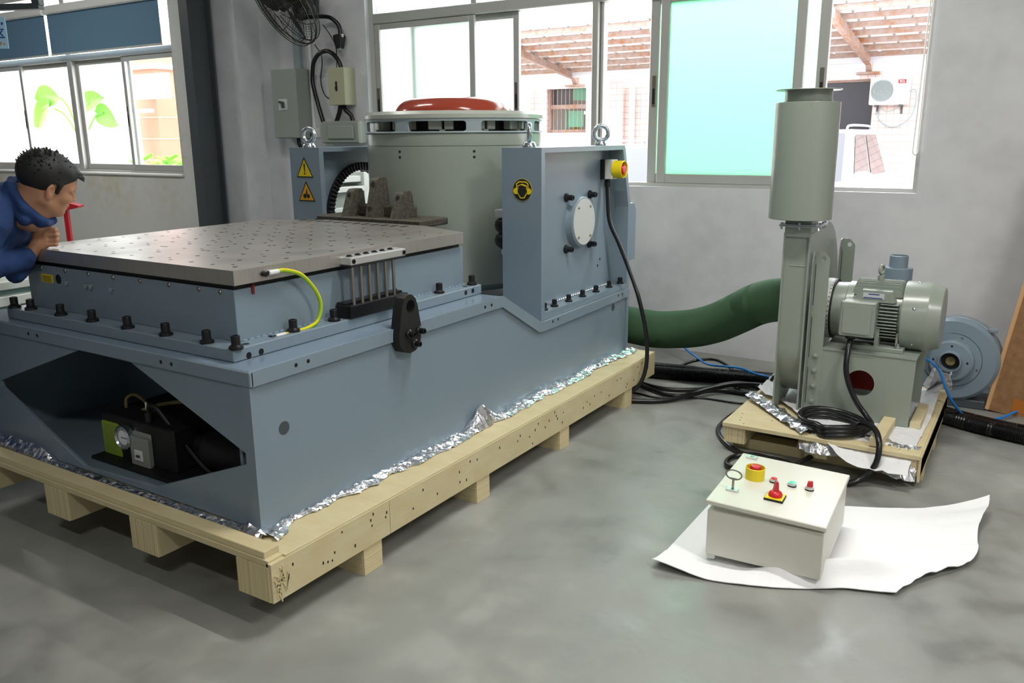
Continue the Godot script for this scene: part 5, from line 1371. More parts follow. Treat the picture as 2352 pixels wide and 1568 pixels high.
# a parked car, nose towards the building's windows (+z), centred on x
func car(label: String, x: float, z: float, paint: String, H: float, L: float, bonnet: float) -> void:
	var t := thing("car", label, "car", Vector3(x, -0.05, z - L / 2))
	var W := 1.80
	var g := -0.05
	var belt := H * 0.60
	# body: side outline with wheel arches, then a cabin that narrows to the roof
	var o := PackedVector2Array()
	var fz := z - 0.85; var rz := z - L + 0.85
	o.append(Vector2(z, g + 0.30))
	for i in 9: o.append(Vector2(fz + 0.37 * cos(PI * i / 8), g + 0.30 + 0.37 * sin(PI * i / 8)))
	for i in 9: o.append(Vector2(rz + 0.37 * cos(PI * i / 8), g + 0.30 + 0.37 * sin(PI * i / 8)))
	o.append_array(v2([z - L, g + 0.30, z - L - 0.02, g + belt * 0.8, z - L + 0.08, g + belt, z - bonnet, g + belt, z - 0.5, g + belt * 0.88, z - 0.06, g + belt * 0.72, z + 0.02, g + 0.45]))
	mk("body", B.new().prism(o, x - W / 2, x + W / 2, XF_X), paint, t, 35)
	var lo := [z - bonnet + 0.05, z - L + 0.10]; var hi := [z - bonnet - 0.75, z - L + 0.55]
	var P := func(s: float, k: int, top: bool, sc := 1.0) -> Vector3:
		return Vector3(x + s * (W / 2 - (0.20 if top else 0.03)) * sc, g + (H if top else belt), hi[k] if top else lo[k])
	var b := B.new()
	var bl: Vector3 = P.call(-1, 0, false); var br: Vector3 = P.call(1, 0, false); var tl: Vector3 = P.call(-1, 0, true); var tr: Vector3 = P.call(1, 0, true)
	var bl2: Vector3 = P.call(-1, 1, false); var br2: Vector3 = P.call(1, 1, false); var tl2: Vector3 = P.call(-1, 1, true); var tr2: Vector3 = P.call(1, 1, true)
	b.quad(bl, br, tr, tl); b.quad(br, br2, tr2, tr); b.quad(bl2, bl, tl, tl2); b.quad(br2, bl2, tl2, tr2); b.quad(tl, tr, tr2, tl2)
	mk("cabin", b, paint, t, 0)
	var lerp4 := func(a: Vector3, q: Vector3, c: Vector3, d: Vector3, u0: float, u1: float, w0: float, w1: float, out: Vector3) -> B:
		var f := func(u: float, w: float) -> Vector3: return a.lerp(q, u).lerp(d.lerp(c, u), w) + out
		var bb := B.new()
		bb.quad(f.call(u0, w0), f.call(u1, w0), f.call(u1, w1), f.call(u0, w1))
		bb.quad(f.call(u0, w1) - out * 2, f.call(u1, w1) - out * 2, f.call(u1, w0) - out * 2, f.call(u0, w0) - out * 2)
		return bb
	mk("windscreen", lerp4.call(bl, br, tr, tl, 0.06, 0.94, 0.06, 0.92, Vector3(0, 0.012, 0.012)), "car_glass", t, 0)
	for s in [0, 1]:
		var a: Vector3 = br if s == 0 else bl2; var q: Vector3 = br2 if s == 0 else bl; var c: Vector3 = tr2 if s == 0 else tl; var d: Vector3 = tr if s == 0 else tl2
		var out := Vector3(0.012 if s == 0 else -0.012, 0.004, 0)
		mk("side_window", lerp4.call(a, q, c, d, 0.06, 0.44, 0.10, 0.90, out), "car_glass", t, 0)
		mk("side_window", lerp4.call(a, q, c, d, 0.48, 0.90, 0.10, 0.90, out), "car_glass", t, 0)
	for s in [-1, 1]:
		mk("door_mirror", B.new().ball(Vector3(x + s * (W / 2 + 0.09), g + belt + 0.09, z - bonnet - 0.05), Vector3(0.13, 0.085, 0.07), 16).bb(x + s * (W / 2 - 0.06), x + s * (W / 2 + 0.06), g + belt + 0.02, g + belt + 0.06, z - bonnet - 0.08, z - bonnet - 0.03), paint, t, 50)
		mk("headlamp", B.new().ball(Vector3(x + s * 0.66, g + belt * 0.70, z - 0.05), Vector3(0.17, 0.07, 0.10), 14), "car_glass", t, 50)
		mk("roof_rail", B.new().tube(smooth(pts([x + s * 0.62, g + H - 0.01, hi[0] - 0.05, x + s * 0.62, g + H + 0.05, hi[0] - 0.2, x + s * 0.62, g + H + 0.05, hi[1] + 0.1, x + s * 0.62, g + H - 0.01, hi[1]]), 0.05), 0.016, 8), "ring_grey", t)
		for wz in [fz, rz]:
			var wb := B.new()
			wheel(wb, Vector3(x + s * (W / 2 - 0.10), g + 0.32, wz), 0.32, 0.2)
			mk("wheel", wb, "tyre", t)

func yard_right() -> void:
	var zb := -15.0
	# tiled building across the yard
	var t := thing("tiled_building", "pale pink tiled building across the yard with dark windows, seen through the open sashes", "building", Vector3(-6, -0.05, zb))
	mk("wall", B.new().prism(v2([-16, -0.05, 6, -0.05, 6, 3.3, -16, 3.3]), zb - 0.3, zb, Transform3D(), [v2([-8.62, 1.62, -7.74, 1.62, -7.74, 2.46, -8.62, 2.46]), v2([-4.3, 1.56, -2.53, 1.56, -2.53, 2.41, -4.3, 2.41])]), "tiles", t, 0)
	mk("roof_slab", B.new().bb(-16.2, 6.2, 3.3, 3.45, zb - 6, zb + 0.1), "far_white", t, 0)
	mk("back_wall", B.new().bb(-16, 6, -0.05, 3.3, zb - 3.2, zb - 3.0), "far_white", t, 0)
	mk("pilaster", B.new().bb(-7.22, -6.90, -0.05, 3.3, zb, zb + 0.12), "tiles", t, 0)
	var w := mk("window", B.new().bb(-8.62, -8.58, 1.62, 2.46, zb - 0.2, zb - 0.12).bb(-7.78, -7.74, 1.62, 2.46, zb - 0.2, zb - 0.12).bb(-8.58, -7.78, 1.62, 1.68, zb - 0.2, zb - 0.12).bb(-8.58, -7.78, 2.08, 2.16, zb - 0.2, zb - 0.12), "rusty_steel", t, 0)
	mk("window_pane", B.new().bb(-8.58, -8.12, 2.16, 2.46, zb - 0.19, zb - 0.18), "dark_window", w, 0)
	mk("window_pane", B.new().bb(-8.12, -7.78, 2.24, 2.46, zb - 0.19, zb - 0.18), "far_green", w, 0)
	mk("window_pane", B.new().bb(-8.22, -7.88, 1.73, 2.04, zb - 0.19, zb - 0.18), "far_green", w, 0)
	mk("window_pane", B.new().bb(-8.30, -8.26, 1.68, 2.04, zb - 0.19, zb - 0.18), "far_green", w, 0)
	for i in 10:
		mk("window_bar", B.new().cyl(Vector3(-8.58 + 0.09 * i, 1.62, zb - 0.05), Vector3(-8.58 + 0.09 * i, 2.46, zb - 0.05), 0.006, 6), "rusty_steel", w)
	mk("yellow_post", B.new().bb(-8.43, -8.37, 1.2, 1.92, zb - 0.9, zb - 0.8), "sign_yellow", w, 0)
	mk("room_lamp", B.new().bb(-8.58, -8.42, 2.0, 2.06, zb - 1.3, zb - 1.2), "lamp_glow", w, 0)
	w = mk("window", B.new().bb(-4.3, -2.53, 1.56, 1.59, zb - 0.16, zb - 0.1).bb(-4.3, -2.53, 2.38, 2.41, zb - 0.16, zb - 0.1), "rusty_steel", t, 0)
	mk("window_pane", B.new().bb(-4.3, -2.53, 1.59, 2.38, zb - 0.17, zb - 0.15), "dark_window", w, 0)
	# drain pipes on the wall
	for x in [-6.72, -8.98]:
		tag(mk("drain_pipe", B.new().cyl(Vector3(x, 0, zb + 0.1), Vector3(x, 2.5, zb + 0.1), 0.055, 12), "far_white"), "pale drain pipe %s the barred window of the tiled building" % ("right of" if x > -8 else "left of"), "pipe", "drain pipes of the tiled building")
	# air conditioner outdoor unit
	t = thing("air_conditioner", "white outdoor air conditioner with a red badge on the tiled wall", "air conditioner", Vector3(-2.28, 1.98, zb))
	mk("case", B.new().bb(-2.545, -1.985, 2.0, 2.42, zb + 0.02, zb + 0.27, 0.012), "white", t, 0)
	mk("fan_grille", B.new().prism(circ(-2.36, 2.21, 0.165, 32), zb + 0.27, zb + 0.276), "ring_grey", t, 0)
	var gb := B.new()
	for i in 7: gb.torus(Vector3(-2.36, 2.21, zb + 0.28), 0.025 + 0.023 * i, 0.003, Basis(), 28, 4)
	for i in 9: gb.bb(-2.365 - 0.15 + 0.0375 * i, -2.361 - 0.15 + 0.0375 * i, 2.07, 2.35, zb + 0.276, zb + 0.284)
	mk("grille_wires", gb, "box_grey", t)
	var bd := mk("badge", B.new().bb(-2.135, -2.02, 2.315, 2.375, zb + 0.27, zb + 0.275), "red", t, 0)
	var tm := TextMesh.new()
	tm.text = "TCL"
	tm.font_size = 24
	tm.pixel_size = 0.0021
	tm.depth = 0.003
	var sf := SystemFont.new()
	sf.font_names = PackedStringArray(["Droid Sans"])
	sf.font_weight = 700
	tm.font = sf
	mk("badge_lettering", tm, "white", bd, 0, Transform3D(Basis(), Vector3(-2.078, 2.345, zb + 0.277)))
	mk("wall_bracket", B.new().bb(-2.46, -2.43, 1.86, 2.0, zb, zb + 0.03).bb(-2.46, -2.43, 1.97, 2.0, zb, zb + 0.26).bb(-2.10, -2.07, 1.86, 2.0, zb, zb + 0.03).bb(-2.10, -2.07, 1.97, 2.0, zb, zb + 0.26), "dark_paint", t, 0)
	mk("coolant_pipe", B.new().tube(smooth(pts([-1.985, 2.2, zb + 0.12, -1.90, 2.22, zb + 0.1, -1.88, 2.05, zb + 0.06, -1.92, 1.84, zb + 0.05, -2.05, 1.70, zb + 0.05, -2.22, 1.66, zb + 0.05, -2.38, 1.75, zb + 0.05, -2.45, 1.90, zb + 0.05]), 0.03), 0.012, 8).tube(smooth(pts([-2.40, 1.97, zb + 0.1, -2.30, 1.90, zb + 0.06, -2.18, 1.93, zb + 0.06, -2.10, 1.98, zb + 0.08]), 0.03), 0.008, 6), "ring_grey", t)
	# yard canopy: sheet roof on purlins, carried by sloping rafters
	t = thing("yard_canopy", "rusty steel canopy with a ribbed sheet roof over the yard outside the right window", "canopy", Vector3(-4, 2.6, -13))
	var zn := -11.85; var zf := -14.72
	var yn := 3.22; var yf := 2.80
	var ry := func(z: float) -> float: return lerpf(yn, yf, (z - zn) / (zf - zn))
	for i in 56:
		var x := -15.0 + 0.34 * i
		var b := B.new()
		var pr := [[0.0, 0.0], [0.29, 0.0], [0.30, 0.035], [0.33, 0.035], [0.34, 0.0]]
		for k in 4:
			var p0: Array = pr[k]; var p1: Array = pr[k + 1]
			b.quad(Vector3(x + p0[0], yn + p0[1], zn), Vector3(x + p1[0], yn + p1[1], zn), Vector3(x + p1[0], yf + p1[1], zf), Vector3(x + p0[0], yf + p0[1], zf))
			b.quad(Vector3(x + p1[0], yn + p1[1] - 0.004, zn), Vector3(x + p0[0], yn + p0[1] - 0.004, zn), Vector3(x + p0[0], yf + p0[1] - 0.004, zf), Vector3(x + p1[0], yf + p1[1] - 0.004, zf))
		mk("roof_sheet", b, "sheet_roof", t, 0)
	for i in 7:
		var z := lerpf(zn - 0.20, zf + 0.05, i / 6.0)
		mk("purlin", B.new().bb(-15, 4, ry.call(z) - 0.075, ry.call(z) - 0.005, z - 0.02, z + 0.02), "rusty_steel", t, 0)
	mk("gutter", B.new().bb(-15, 4, 2.64, 2.75, zf - 0.08, zf + 0.0, 0.01), "gutter", t, 0)
	for x in [-7.95, -5.1, -2.62]:
		mk("rafter", B.new().prism(v2([zn - 0.1, ry.call(zn) - 0.075, zn - 0.1, ry.call(zn) - 0.20, -14.85, 2.62, -14.95, 2.50, -15.05, 2.50, -15.05, 2.70, -14.75, 2.745]), x - 0.045, x + 0.045, XF_X), "rusty_steel", t, 0)
		mk("rafter_shoe", B.new().bb(x - 0.18, x + 0.18, 2.48, 2.52, -15.0, -14.86), "rusty_steel", t, 0)
	car("white car with roof rails parked in the yard right of the fan silencer", -2.85, -9.35, "car_white", 1.66, 4.4, 1.45)
	car("white saloon car parked in the yard behind the trunnion stand with the stop button", -4.95, -8.9, "car_white", 1.47, 4.5, 1.5)

func yard_left() -> void:
	# brick-red gate pillar with a white cornice
	var t := thing("gate_pillar", "terracotta gate pillar with a white cornice outside the far left window", "pillar", Vector3(-12.95, -0.05, -9.3))
	mk("shaft", B.new().bb(-13.28, -12.62, -0.05, 2.68, -9.6, -9.0).bb(-13.22, -12.68, 2.76, 3.4, -9.55, -9.05), "terracotta", t, 0)
	mk("cornice", B.new().bb(-13.36, -12.54, 2.68, 2.76, -9.68, -8.92, 0.02), "far_white", t, 0)
	for y in [2.25, 1.9, 1.55, 1.2]:
		mk("joint_band", B.new().bb(-13.285, -12.615, y, y + 0.02, -9.605, -8.995), "far_band", t, 0)
	t = thing("white_frame", "white post frame with a board standing before the terracotta pillar", "frame", Vector3(-12.6, -0.05, -8.8))
	mk("board", B.new().bb(-12.88, -12.0, 2.19, 2.58, -8.85, -8.8), "far_white", t, 0)
	mk("post", B.new().bb(-12.99, -12.9, -0.05, 2.04, -8.85, -8.78).bb(-12.99, -12.5, 1.98, 2.04, -8.85, -8.78), "far_white", t, 0)
	# broad-leaved plant close outside the window
	t = thing("leafy_plant", "broad-leaved plant with yellow-green leaves close outside the far left window", "plant", Vector3(-11.9, -0.05, -7.25))
	var st := B.new()
	for q in [[-12.3, 2.15], [-12.5, 2.0], [-11.6, 2.06], [-11.3, 1.92], [-11.8, 1.82]]:
		st.tube(smooth(pts([-11.95, -0.05, -7.25, -11.97, 1.3, -7.25, (q[0] - 11.95) / 2, (q[1] + 1.7) / 2, -7.22, q[0], q[1], -7.2]), 0.06), 0.012, 6)
	mk("stem", st, "leaf", t)
	for q in [[-12.62, 2.18, 0.40, 0.16, 0.02], [-12.80, 1.98, 0.38, 0.15, 0.55], [-11.55, 2.09, 0.40, 0.13, 0.18], [-11.22, 1.88, 0.33, 0.15, -0.25], [-11.80, 1.83, 0.14, 0.16, 0.9]]:
		var rows := []
		for i in 12:
			var s: float = -1.0 + 2.0 * i / 11.0
			var wd: float = q[3] * sqrt(maxf(0.02, 1.0 - s * s)) * (1.0 - 0.2 * s)
			var r := []
			for j in 7:
				var w := -1.0 + j / 3.0
				var p := Vector2(s * q[2], w * wd).rotated(q[4])
				r.append(Vector3(q[0] + p.x, q[1] + p.y - 0.05 * s * s, -7.2 + 0.04 * absf(w) + 0.05 * s))
			rows.append(r)
		mk("leaf", sheet(rows, 0.002, 3, 0.002), "leaf", t, 50)
	rng.seed = 31
	t = thing("low_shrub", "low green shrub at the foot of the terracotta pillar", "shrub", Vector3(-10.2, -0.05, -7.4))
	mk("stem", B.new().cyl(Vector3(-10.1, -0.05, -7.4), Vector3(-10.1, 1.1, -7.4), 0.02, 6), "leaf", t)
	var lf := B.new()
	for i in 150:
		var c := Vector3(-10.1 + rng.randfn(0, 0.3), 0.9 + 0.42 * rng.randf(), -7.35 + rng.randfn(0, 0.15))
		lf.box(Vector3.ZERO, Vector3(0.14, 0.004, 0.05), 0, Transform3D(Basis.from_euler(Vector3(rng.randf_range(-1, 1), rng.randf() * TAU, rng.randf_range(-1, 1))), c))
	tag(mk("leaves", lf, "leaf", t, 0), "", "", "", "stuff")
	# low building far across the left yard
	t = thing("low_building", "long low white building with a grey eave and an ochre band across the left yard", "building", Vector3(-26, -0.05, -16))
	mk("wall", B.new().bb(-40, -18.5, -0.05, 3.2, -16.4, -16.0), "far_white", t, 0)
	mk("roof", B.new().bb(-40.5, -18.2, 3.2, 3.42, -17.0, -15.6).bb(-40, -18.5, 3.42, 4.2, -17.5, -16.6), "far_roof", t, 0)
	mk("eave_board", B.new().bb(-40.5, -18.2, 2.95, 3.2, -15.9, -15.65), "far_white", t, 0)
	mk("ochre_band", B.new().bb(-40, -18.5, 2.42, 2.74, -16.0, -15.95), "far_band", t, 0)
	for x in [-31.0, -29.9]:
		var w := mk("window", B.new().bb(x, x + 0.95, 1.2, 2.1, -16.0, -15.96), "far_white", t, 0)
		mk("window_pane", B.new().bb(x + 0.06, x + 0.89, 1.78, 2.04, -15.965, -15.95), "far_blue", w, 0)
		mk("window_pane", B.new().bb(x + 0.06, x + 0.89, 1.26, 1.70, -15.965, -15.95), "far_blue", w, 0)
	for i in 4:
		mk("louvre", B.new().bb(-25.6, -22.0, 1.74 + 0.07 * i, 1.77 + 0.07 * i, -16.0, -15.9), "far_blue", t, 0)
	mk("garage_door", B.new().bb(-25.5, -23.0, 1.0, 1.55, -16.0, -15.95), "far_blue", t, 0)
	t = thing("red_barrel", "small red barrel with a white top in the left yard", "barrel", Vector3(-19.0, -0.05, -10.0))
	mk("barrel", B.new().lathe([Vector2(0, -0.05), Vector2(0.2, -0.05), Vector2(0.22, 0.9), Vector2(0.2, 1.15), Vector2(0, 1.15)], 20, Transform3D(Basis(), Vector3(-19.2, 0, -10.0))), "red", t)
	mk("barrel_top", B.new().ball(Vector3(-19.2, 1.2, -10.0), Vector3(0.26, 0.16, 0.26), 14), "far_white", t)

func neighbours() -> void:
	# second bench along the left, seen past the near one and through its round opening
	var t := thing("second_bench", "pale grey second test bench glimpsed left of and behind the large blue-grey bench", "test machine", Vector3(-5.4, 0, -3.6))
	mk("base", B.new().bb(-6.2, -4.86, 0, 0.58, -5.2, -1.0, 0.006), "blue_paint", t, 0)
	mk("base_rim", B.new().bb(-6.25, -4.82, 0.58, 0.655, -5.2, -1.0, 0.004), "bench_teal", t, 0)
	mk("table_bed", B.new().bb(-6.2, -4.80, 0.655, 0.71, -2.9, -1.2, 0.004), "bench_white", t, 0)
	mk("table_plate", B.new().bb(-6.2, -4.81, 0.745, 0.79, -2.9, -1.2, 0.004), "bench_white", t, 0)
	mk("table_web", B.new().bb(-6.15, -4.86, 0.71, 0.745, -2.9, -1.2), "bench_teal", t, 0)
	mk("top_box", B.new().bb(-6.1, -4.9, 0.79, 0.85, -2.7, -1.3, 0.004), "bench_white", t, 0)
	mk("carriage", B.new().bb(-4.60, -4.36, 0.655, 1.05, -5.25, -4.4, 0.006).bb(-4.62, -4.36, 1.16, 1.20, -5.25, -4.45, 0.004).bb(-4.62, -4.38, 1.23, 1.275, -5.25, -4.45, 0.004).bb(-4.64, -4.36, 1.0, 1.30, -5.25, -4.82, 0.004), "bench_white", t, 0)
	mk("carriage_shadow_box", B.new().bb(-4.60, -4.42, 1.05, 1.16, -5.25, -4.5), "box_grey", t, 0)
	for p in [[-4.86, 1.30], [-4.95, 1.30]]:
		mk("bolt", B.new().cyl(Vector3(-4.40, p[1], p[0]), Vector3(-4.40, p[1] + 0.05, p[0]), 0.022, 12, 0.003), "black_oxide", t)
	t = thing("red_bracket", "bright red steel bracket with a tapered arm and one leg, beyond the slip plate", "bracket", Vector3(-4.38, 0.9, -2.33))
	var q := Transform3D(Basis(Vector3.UP, 0.56), Vector3(-4.32, 1.22, -2.40))
	mk("arm", B.new().prism(v2([-0.20, -0.022, 0.09, -0.02, 0.155, -0.004, 0.155, 0.004, 0.09, 0.022, 0.06, 0.024, -0.20, 0.014]), -0.03, 0.03, q), "red", t, 0)
	mk("leg", B.new().box(Vector3(0.075, -0.25, 0), Vector3(0.022, 0.47, 0.022), 0.001, q), "red", t, 0)
	mk("base_plate", B.new().box(Vector3(0.075, -0.46, 0), Vector3(0.16, 0.02, 0.16), 0.002, q), "red", t, 0)
	# hanging shop sign, only its right part in view
	t = thing("hanging_sign", "light blue hanging sign with dark blue characters at the upper left edge", "sign", Vector3(-5.42, 2.09, -2.85))
	var sg := Transform3D(Basis(Vector3.UP, 0.56), Vector3(-5.365, 2.0, -2.86))
	mk("panel", B.new().box(Vector3(-0.20, 0.175, 0), Vector3(0.40, 0.178, 0.004), 0.001, sg), "sign_blue", t, 0)
	mk("cord", B.new().cyl(sg * Vector3(-0.045, 0.264, 0), sg * Vector3(-0.045, 2.2, 0), 0.0015, 5).cyl(sg * Vector3(-0.35, 0.264, 0), sg * Vector3(-0.35, 2.2, 0), 0.0015, 5), "white", t)
	var ch := B.new()
	var strokes := {
		"qu": [[.1, .9, .92, .9], [.12, .9, .12, .08], [.12, .08, .95, .08], [.28, .75, .78, .25], [.75, .75, .28, .25]],
		"shi": [[.12, .92, .22, .82], [.04, .65, .24, .65], [.24, .65, .22, .18], [.22, .18, .34, .3], [.38, .72, .96, .72], [.42, .48, .72, .48], [.57, .48, .57, .22], [.4, .2, .72, .27], [.72, .95, .78, .45], [.78, .45, .94, .1], [.94, .1, .96, .26], [.84, .92, .92, .85]],
		"ce": [[.05, .9, .15, .8], [.03, .62, .13, .54], [.04, .12, .15, .38], [.26, .9, .56, .9], [.26, .9, .26, .3], [.56, .9, .56, .3], [.41, .78, .41, .4], [.41, .4, .26, .08], [.43, .36, .56, .1], [.70, .85, .70, .3], [.9, .92, .9, .08], [.9, .08, .8, .16]]}
	var k := 0
	for name in ["ce", "shi", "qu"]:
		for s in strokes[name]:
			var a := Vector2(s[0], s[1]); var e := Vector2(s[2], s[3])
			var m := (a + e) / 2; var d := e - a
			ch.box(Vector3.ZERO, Vector3(d.length() * 0.058 + 0.004, 0.0065, 0.002), 0, sg * Transform3D(Basis(Vector3(0, 0, 1), d.angle()), Vector3(-0.196 + 0.063 * k + m.x * 0.058, 0.145 + m.y * 0.056, 0.003)))
		k += 1
	mk("characters", ch, "ink_blue", t, 0)
	ch = B.new()
	var co := B.new()
	rng.seed = 77
	for i in 6:
		for j in 5:
			ch.box(Vector3.ZERO, Vector3(0.014 if j % 2 else 0.003, 0.003 if j % 2 else 0.016, 0.0015), 0, sg * Transform3D(Basis(), Vector3(-0.125 + 0.021 * i + rng.randf_range(-0.004, 0.004), 0.228 + rng.randf_range(-0.006, 0.006), 0.003)))
			co.box(Vector3.ZERO, Vector3(0.012 if j % 2 else 0.003, 0.003 if j % 2 else 0.013, 0.0015), 0, sg * Transform3D(Basis(), Vector3(-0.125 + 0.02 * i + rng.randf_range(-0.004, 0.004), 0.115 + rng.randf_range(-0.005, 0.005), 0.003)))
	mk("small_characters", ch, "ink_blue", t, 0)
	mk("orange_characters", co, "ink_orange", t, 0)
	t = thing("hanging_rack", "dark steel rack hanging from the ceiling at the upper left corner", "rack", Vector3(-5.3, 2.32, -2.95))
	var fx := Transform3D(Basis(Vector3.UP, 0.40), Vector3(-5.225, 2.315, -3.01))
	mk("bottom_bar", B.new().box(Vector3(-0.6, 0.016, 0), Vector3(1.2, 0.034, 0.05), 0.002, fx), "dark_paint", t, 0)
	mk("upright", B.new().box(Vector3(-0.02, 0.5, 0), Vector3(0.05, 0.96, 0.05), 0.002, fx).box(Vector3(-1.18, 0.5, 0), Vector3(0.05, 0.96, 0.05), 0.002, fx), "dark_paint", t, 0)
	mk("hanger", B.new().box(Vector3(-0.02, 1.43, 0), Vector3(0.02, 0.92, 0.02), 0, fx).box(Vector3(-1.18, 1.43, 0), Vector3(0.02, 0.92, 0.02), 0, fx), "dark_paint", t, 0)

# ---- the man: a distance field on a grid, meshed as surface nets ----
class Field:
	var lo: Vector3
	var n: Vector3i
	var h: float
	var d := PackedFloat32Array()
	func _init(a: Vector3, b: Vector3, cell: float) -> void:
		lo = a; h = cell
		n = Vector3i(((b - a) / cell).ceil()) + Vector3i.ONE
		d.resize(n.x * n.y * n.z)
		d.fill(1.0)
	func put(c0: Vector3, c1: Vector3, f: Callable, k: float, cut := false) -> void:
		var m := k + h * 2.5
		var i0 := Vector3i(((c0 - Vector3.ONE * m - lo) / h).floor()).clamp(Vector3i.ZERO, n - Vector3i.ONE)
		var i1 := Vector3i(((c1 + Vector3.ONE * m - lo) / h).ceil()).clamp(Vector3i.ZERO, n - Vector3i.ONE)
		for z in range(i0.z, i1.z + 1):
			for y in range(i0.y, i1.y + 1):
				var at := (z * n.y + y) * n.x
				for x in range(i0.x, i1.x + 1):
					var q: float = f.call(lo + Vector3(x, y, z) * h)
					var o := d[at + x]
					if cut:
						q = -q
						var e := maxf(k - absf(o - q), 0.0)
						d[at + x] = maxf(o, q) + e * e / (4.0 * maxf(k, 1e-6))
					else:
						var e := maxf(k - absf(o - q), 0.0)
						d[at + x] = minf(o, q) - e * e / (4.0 * maxf(k, 1e-6))
	func cap(a: Vector3, b: Vector3, ra: float, rb: float, k := 0.02) -> Field:
		var ab := b - a
		var l2 := ab.length_squared()
		var r := maxf(ra, rb)
		put(a.min(b) - Vector3.ONE * r, a.max(b) + Vector3.ONE * r, func(p: Vector3) -> float:
			var t := clampf((p - a).dot(ab) / l2, 0, 1)
			return p.distance_to(a + ab * t) - lerpf(ra, rb, t), k)
		return self
	func ell(c: Vector3, r: Vector3, bs: Basis, k := 0.02, cut := false) -> Field:
		var inv := bs.transposed()
		var m := Vector3.ONE * maxf(r.x, maxf(r.y, r.z))
		var rm := minf(r.x, minf(r.y, r.z))
		put(c - m, c + m, func(p: Vector3) -> float:
			var q := inv * (p - c)
			var k0 := (q / r).length()
			var k1 := (q / (r * r)).length()
			return k0 * (k0 - 1.0) / k1 if k1 > 1e-9 else -rm, k, cut)
		return self
	func chop(p0: Vector3, nn: Vector3, c0: Vector3, c1: Vector3) -> Field:
		put(c0, c1, func(p: Vector3) -> float: return -(p - p0).dot(nn), 0.004, true)
		return self
	func net(b: B) -> B:
		var idx := {}
		var vs := PackedVector3Array()
		var sx := n.x; var sxy := n.x * n.y
		for z in n.z - 1:
			for y in n.y - 1:
				var at := z * sxy + y * sx
				for x in n.x - 1:
					var i := at + x
					var a := d[i]
					var s := a < 0
					if (d[i + 1] < 0) == s and (d[i + sx] < 0) == s and (d[i + sx + 1] < 0) == s and (d[i + sxy] < 0) == s and (d[i + sxy + 1] < 0) == s and (d[i + sxy + sx] < 0) == s and (d[i + sxy + sx + 1] < 0) == s: continue
					var sum := Vector3.ZERO; var cnt := 0
					for e in [[0, 0, 0, 1, 0, 0], [0, 1, 0, 1, 1, 0], [0, 0, 1, 1, 0, 1], [0, 1, 1, 1, 1, 1], [0, 0, 0, 0, 1, 0], [1, 0, 0, 1, 1, 0], [0, 0, 1, 0, 1, 1], [1, 0, 1, 1, 1, 1], [0, 0, 0, 0, 0, 1], [1, 0, 0, 1, 0, 1], [0, 1, 0, 0, 1, 1], [1, 1, 0, 1, 1, 1]]:
						var p := d[i + e[0] + e[1] * sx + e[2] * sxy]; var q := d[i + e[3] + e[4] * sx + e[5] * sxy]
						if (p < 0) == (q < 0): continue
						sum += Vector3(e[0], e[1], e[2]).lerp(Vector3(e[3], e[4], e[5]), p / (p - q)); cnt += 1
					idx[i] = vs.size()
					vs.append(lo + (Vector3(x, y, z) + sum / cnt) * h)
		var st := [1, sx, sxy]
		for i in idx:
			var x: int = i % sx; var y: int = (i / sx) % n.y; var z: int = i / sxy
			var c := [x, y, z]
			for ax in 3:
				var u: int = (ax + 1) % 3; var w: int = (ax + 2) % 3
				if c[u] == 0 or c[w] == 0: continue
				if (d[i] < 0) == (d[i + st[ax]] < 0): continue
				var i1: int = i - st[u]; var i2: int = i - st[u] - st[w]; var i3: int = i - st[w]
				if not (idx.has(i1) and idx.has(i2) and idx.has(i3)): continue
				if d[i] < 0: b.quad(vs[idx[i]], vs[idx[i1]], vs[idx[i2]], vs[idx[i3]])
				else: b.quad(vs[idx[i]], vs[idx[i3]], vs[idx[i2]], vs[idx[i1]])
		return b

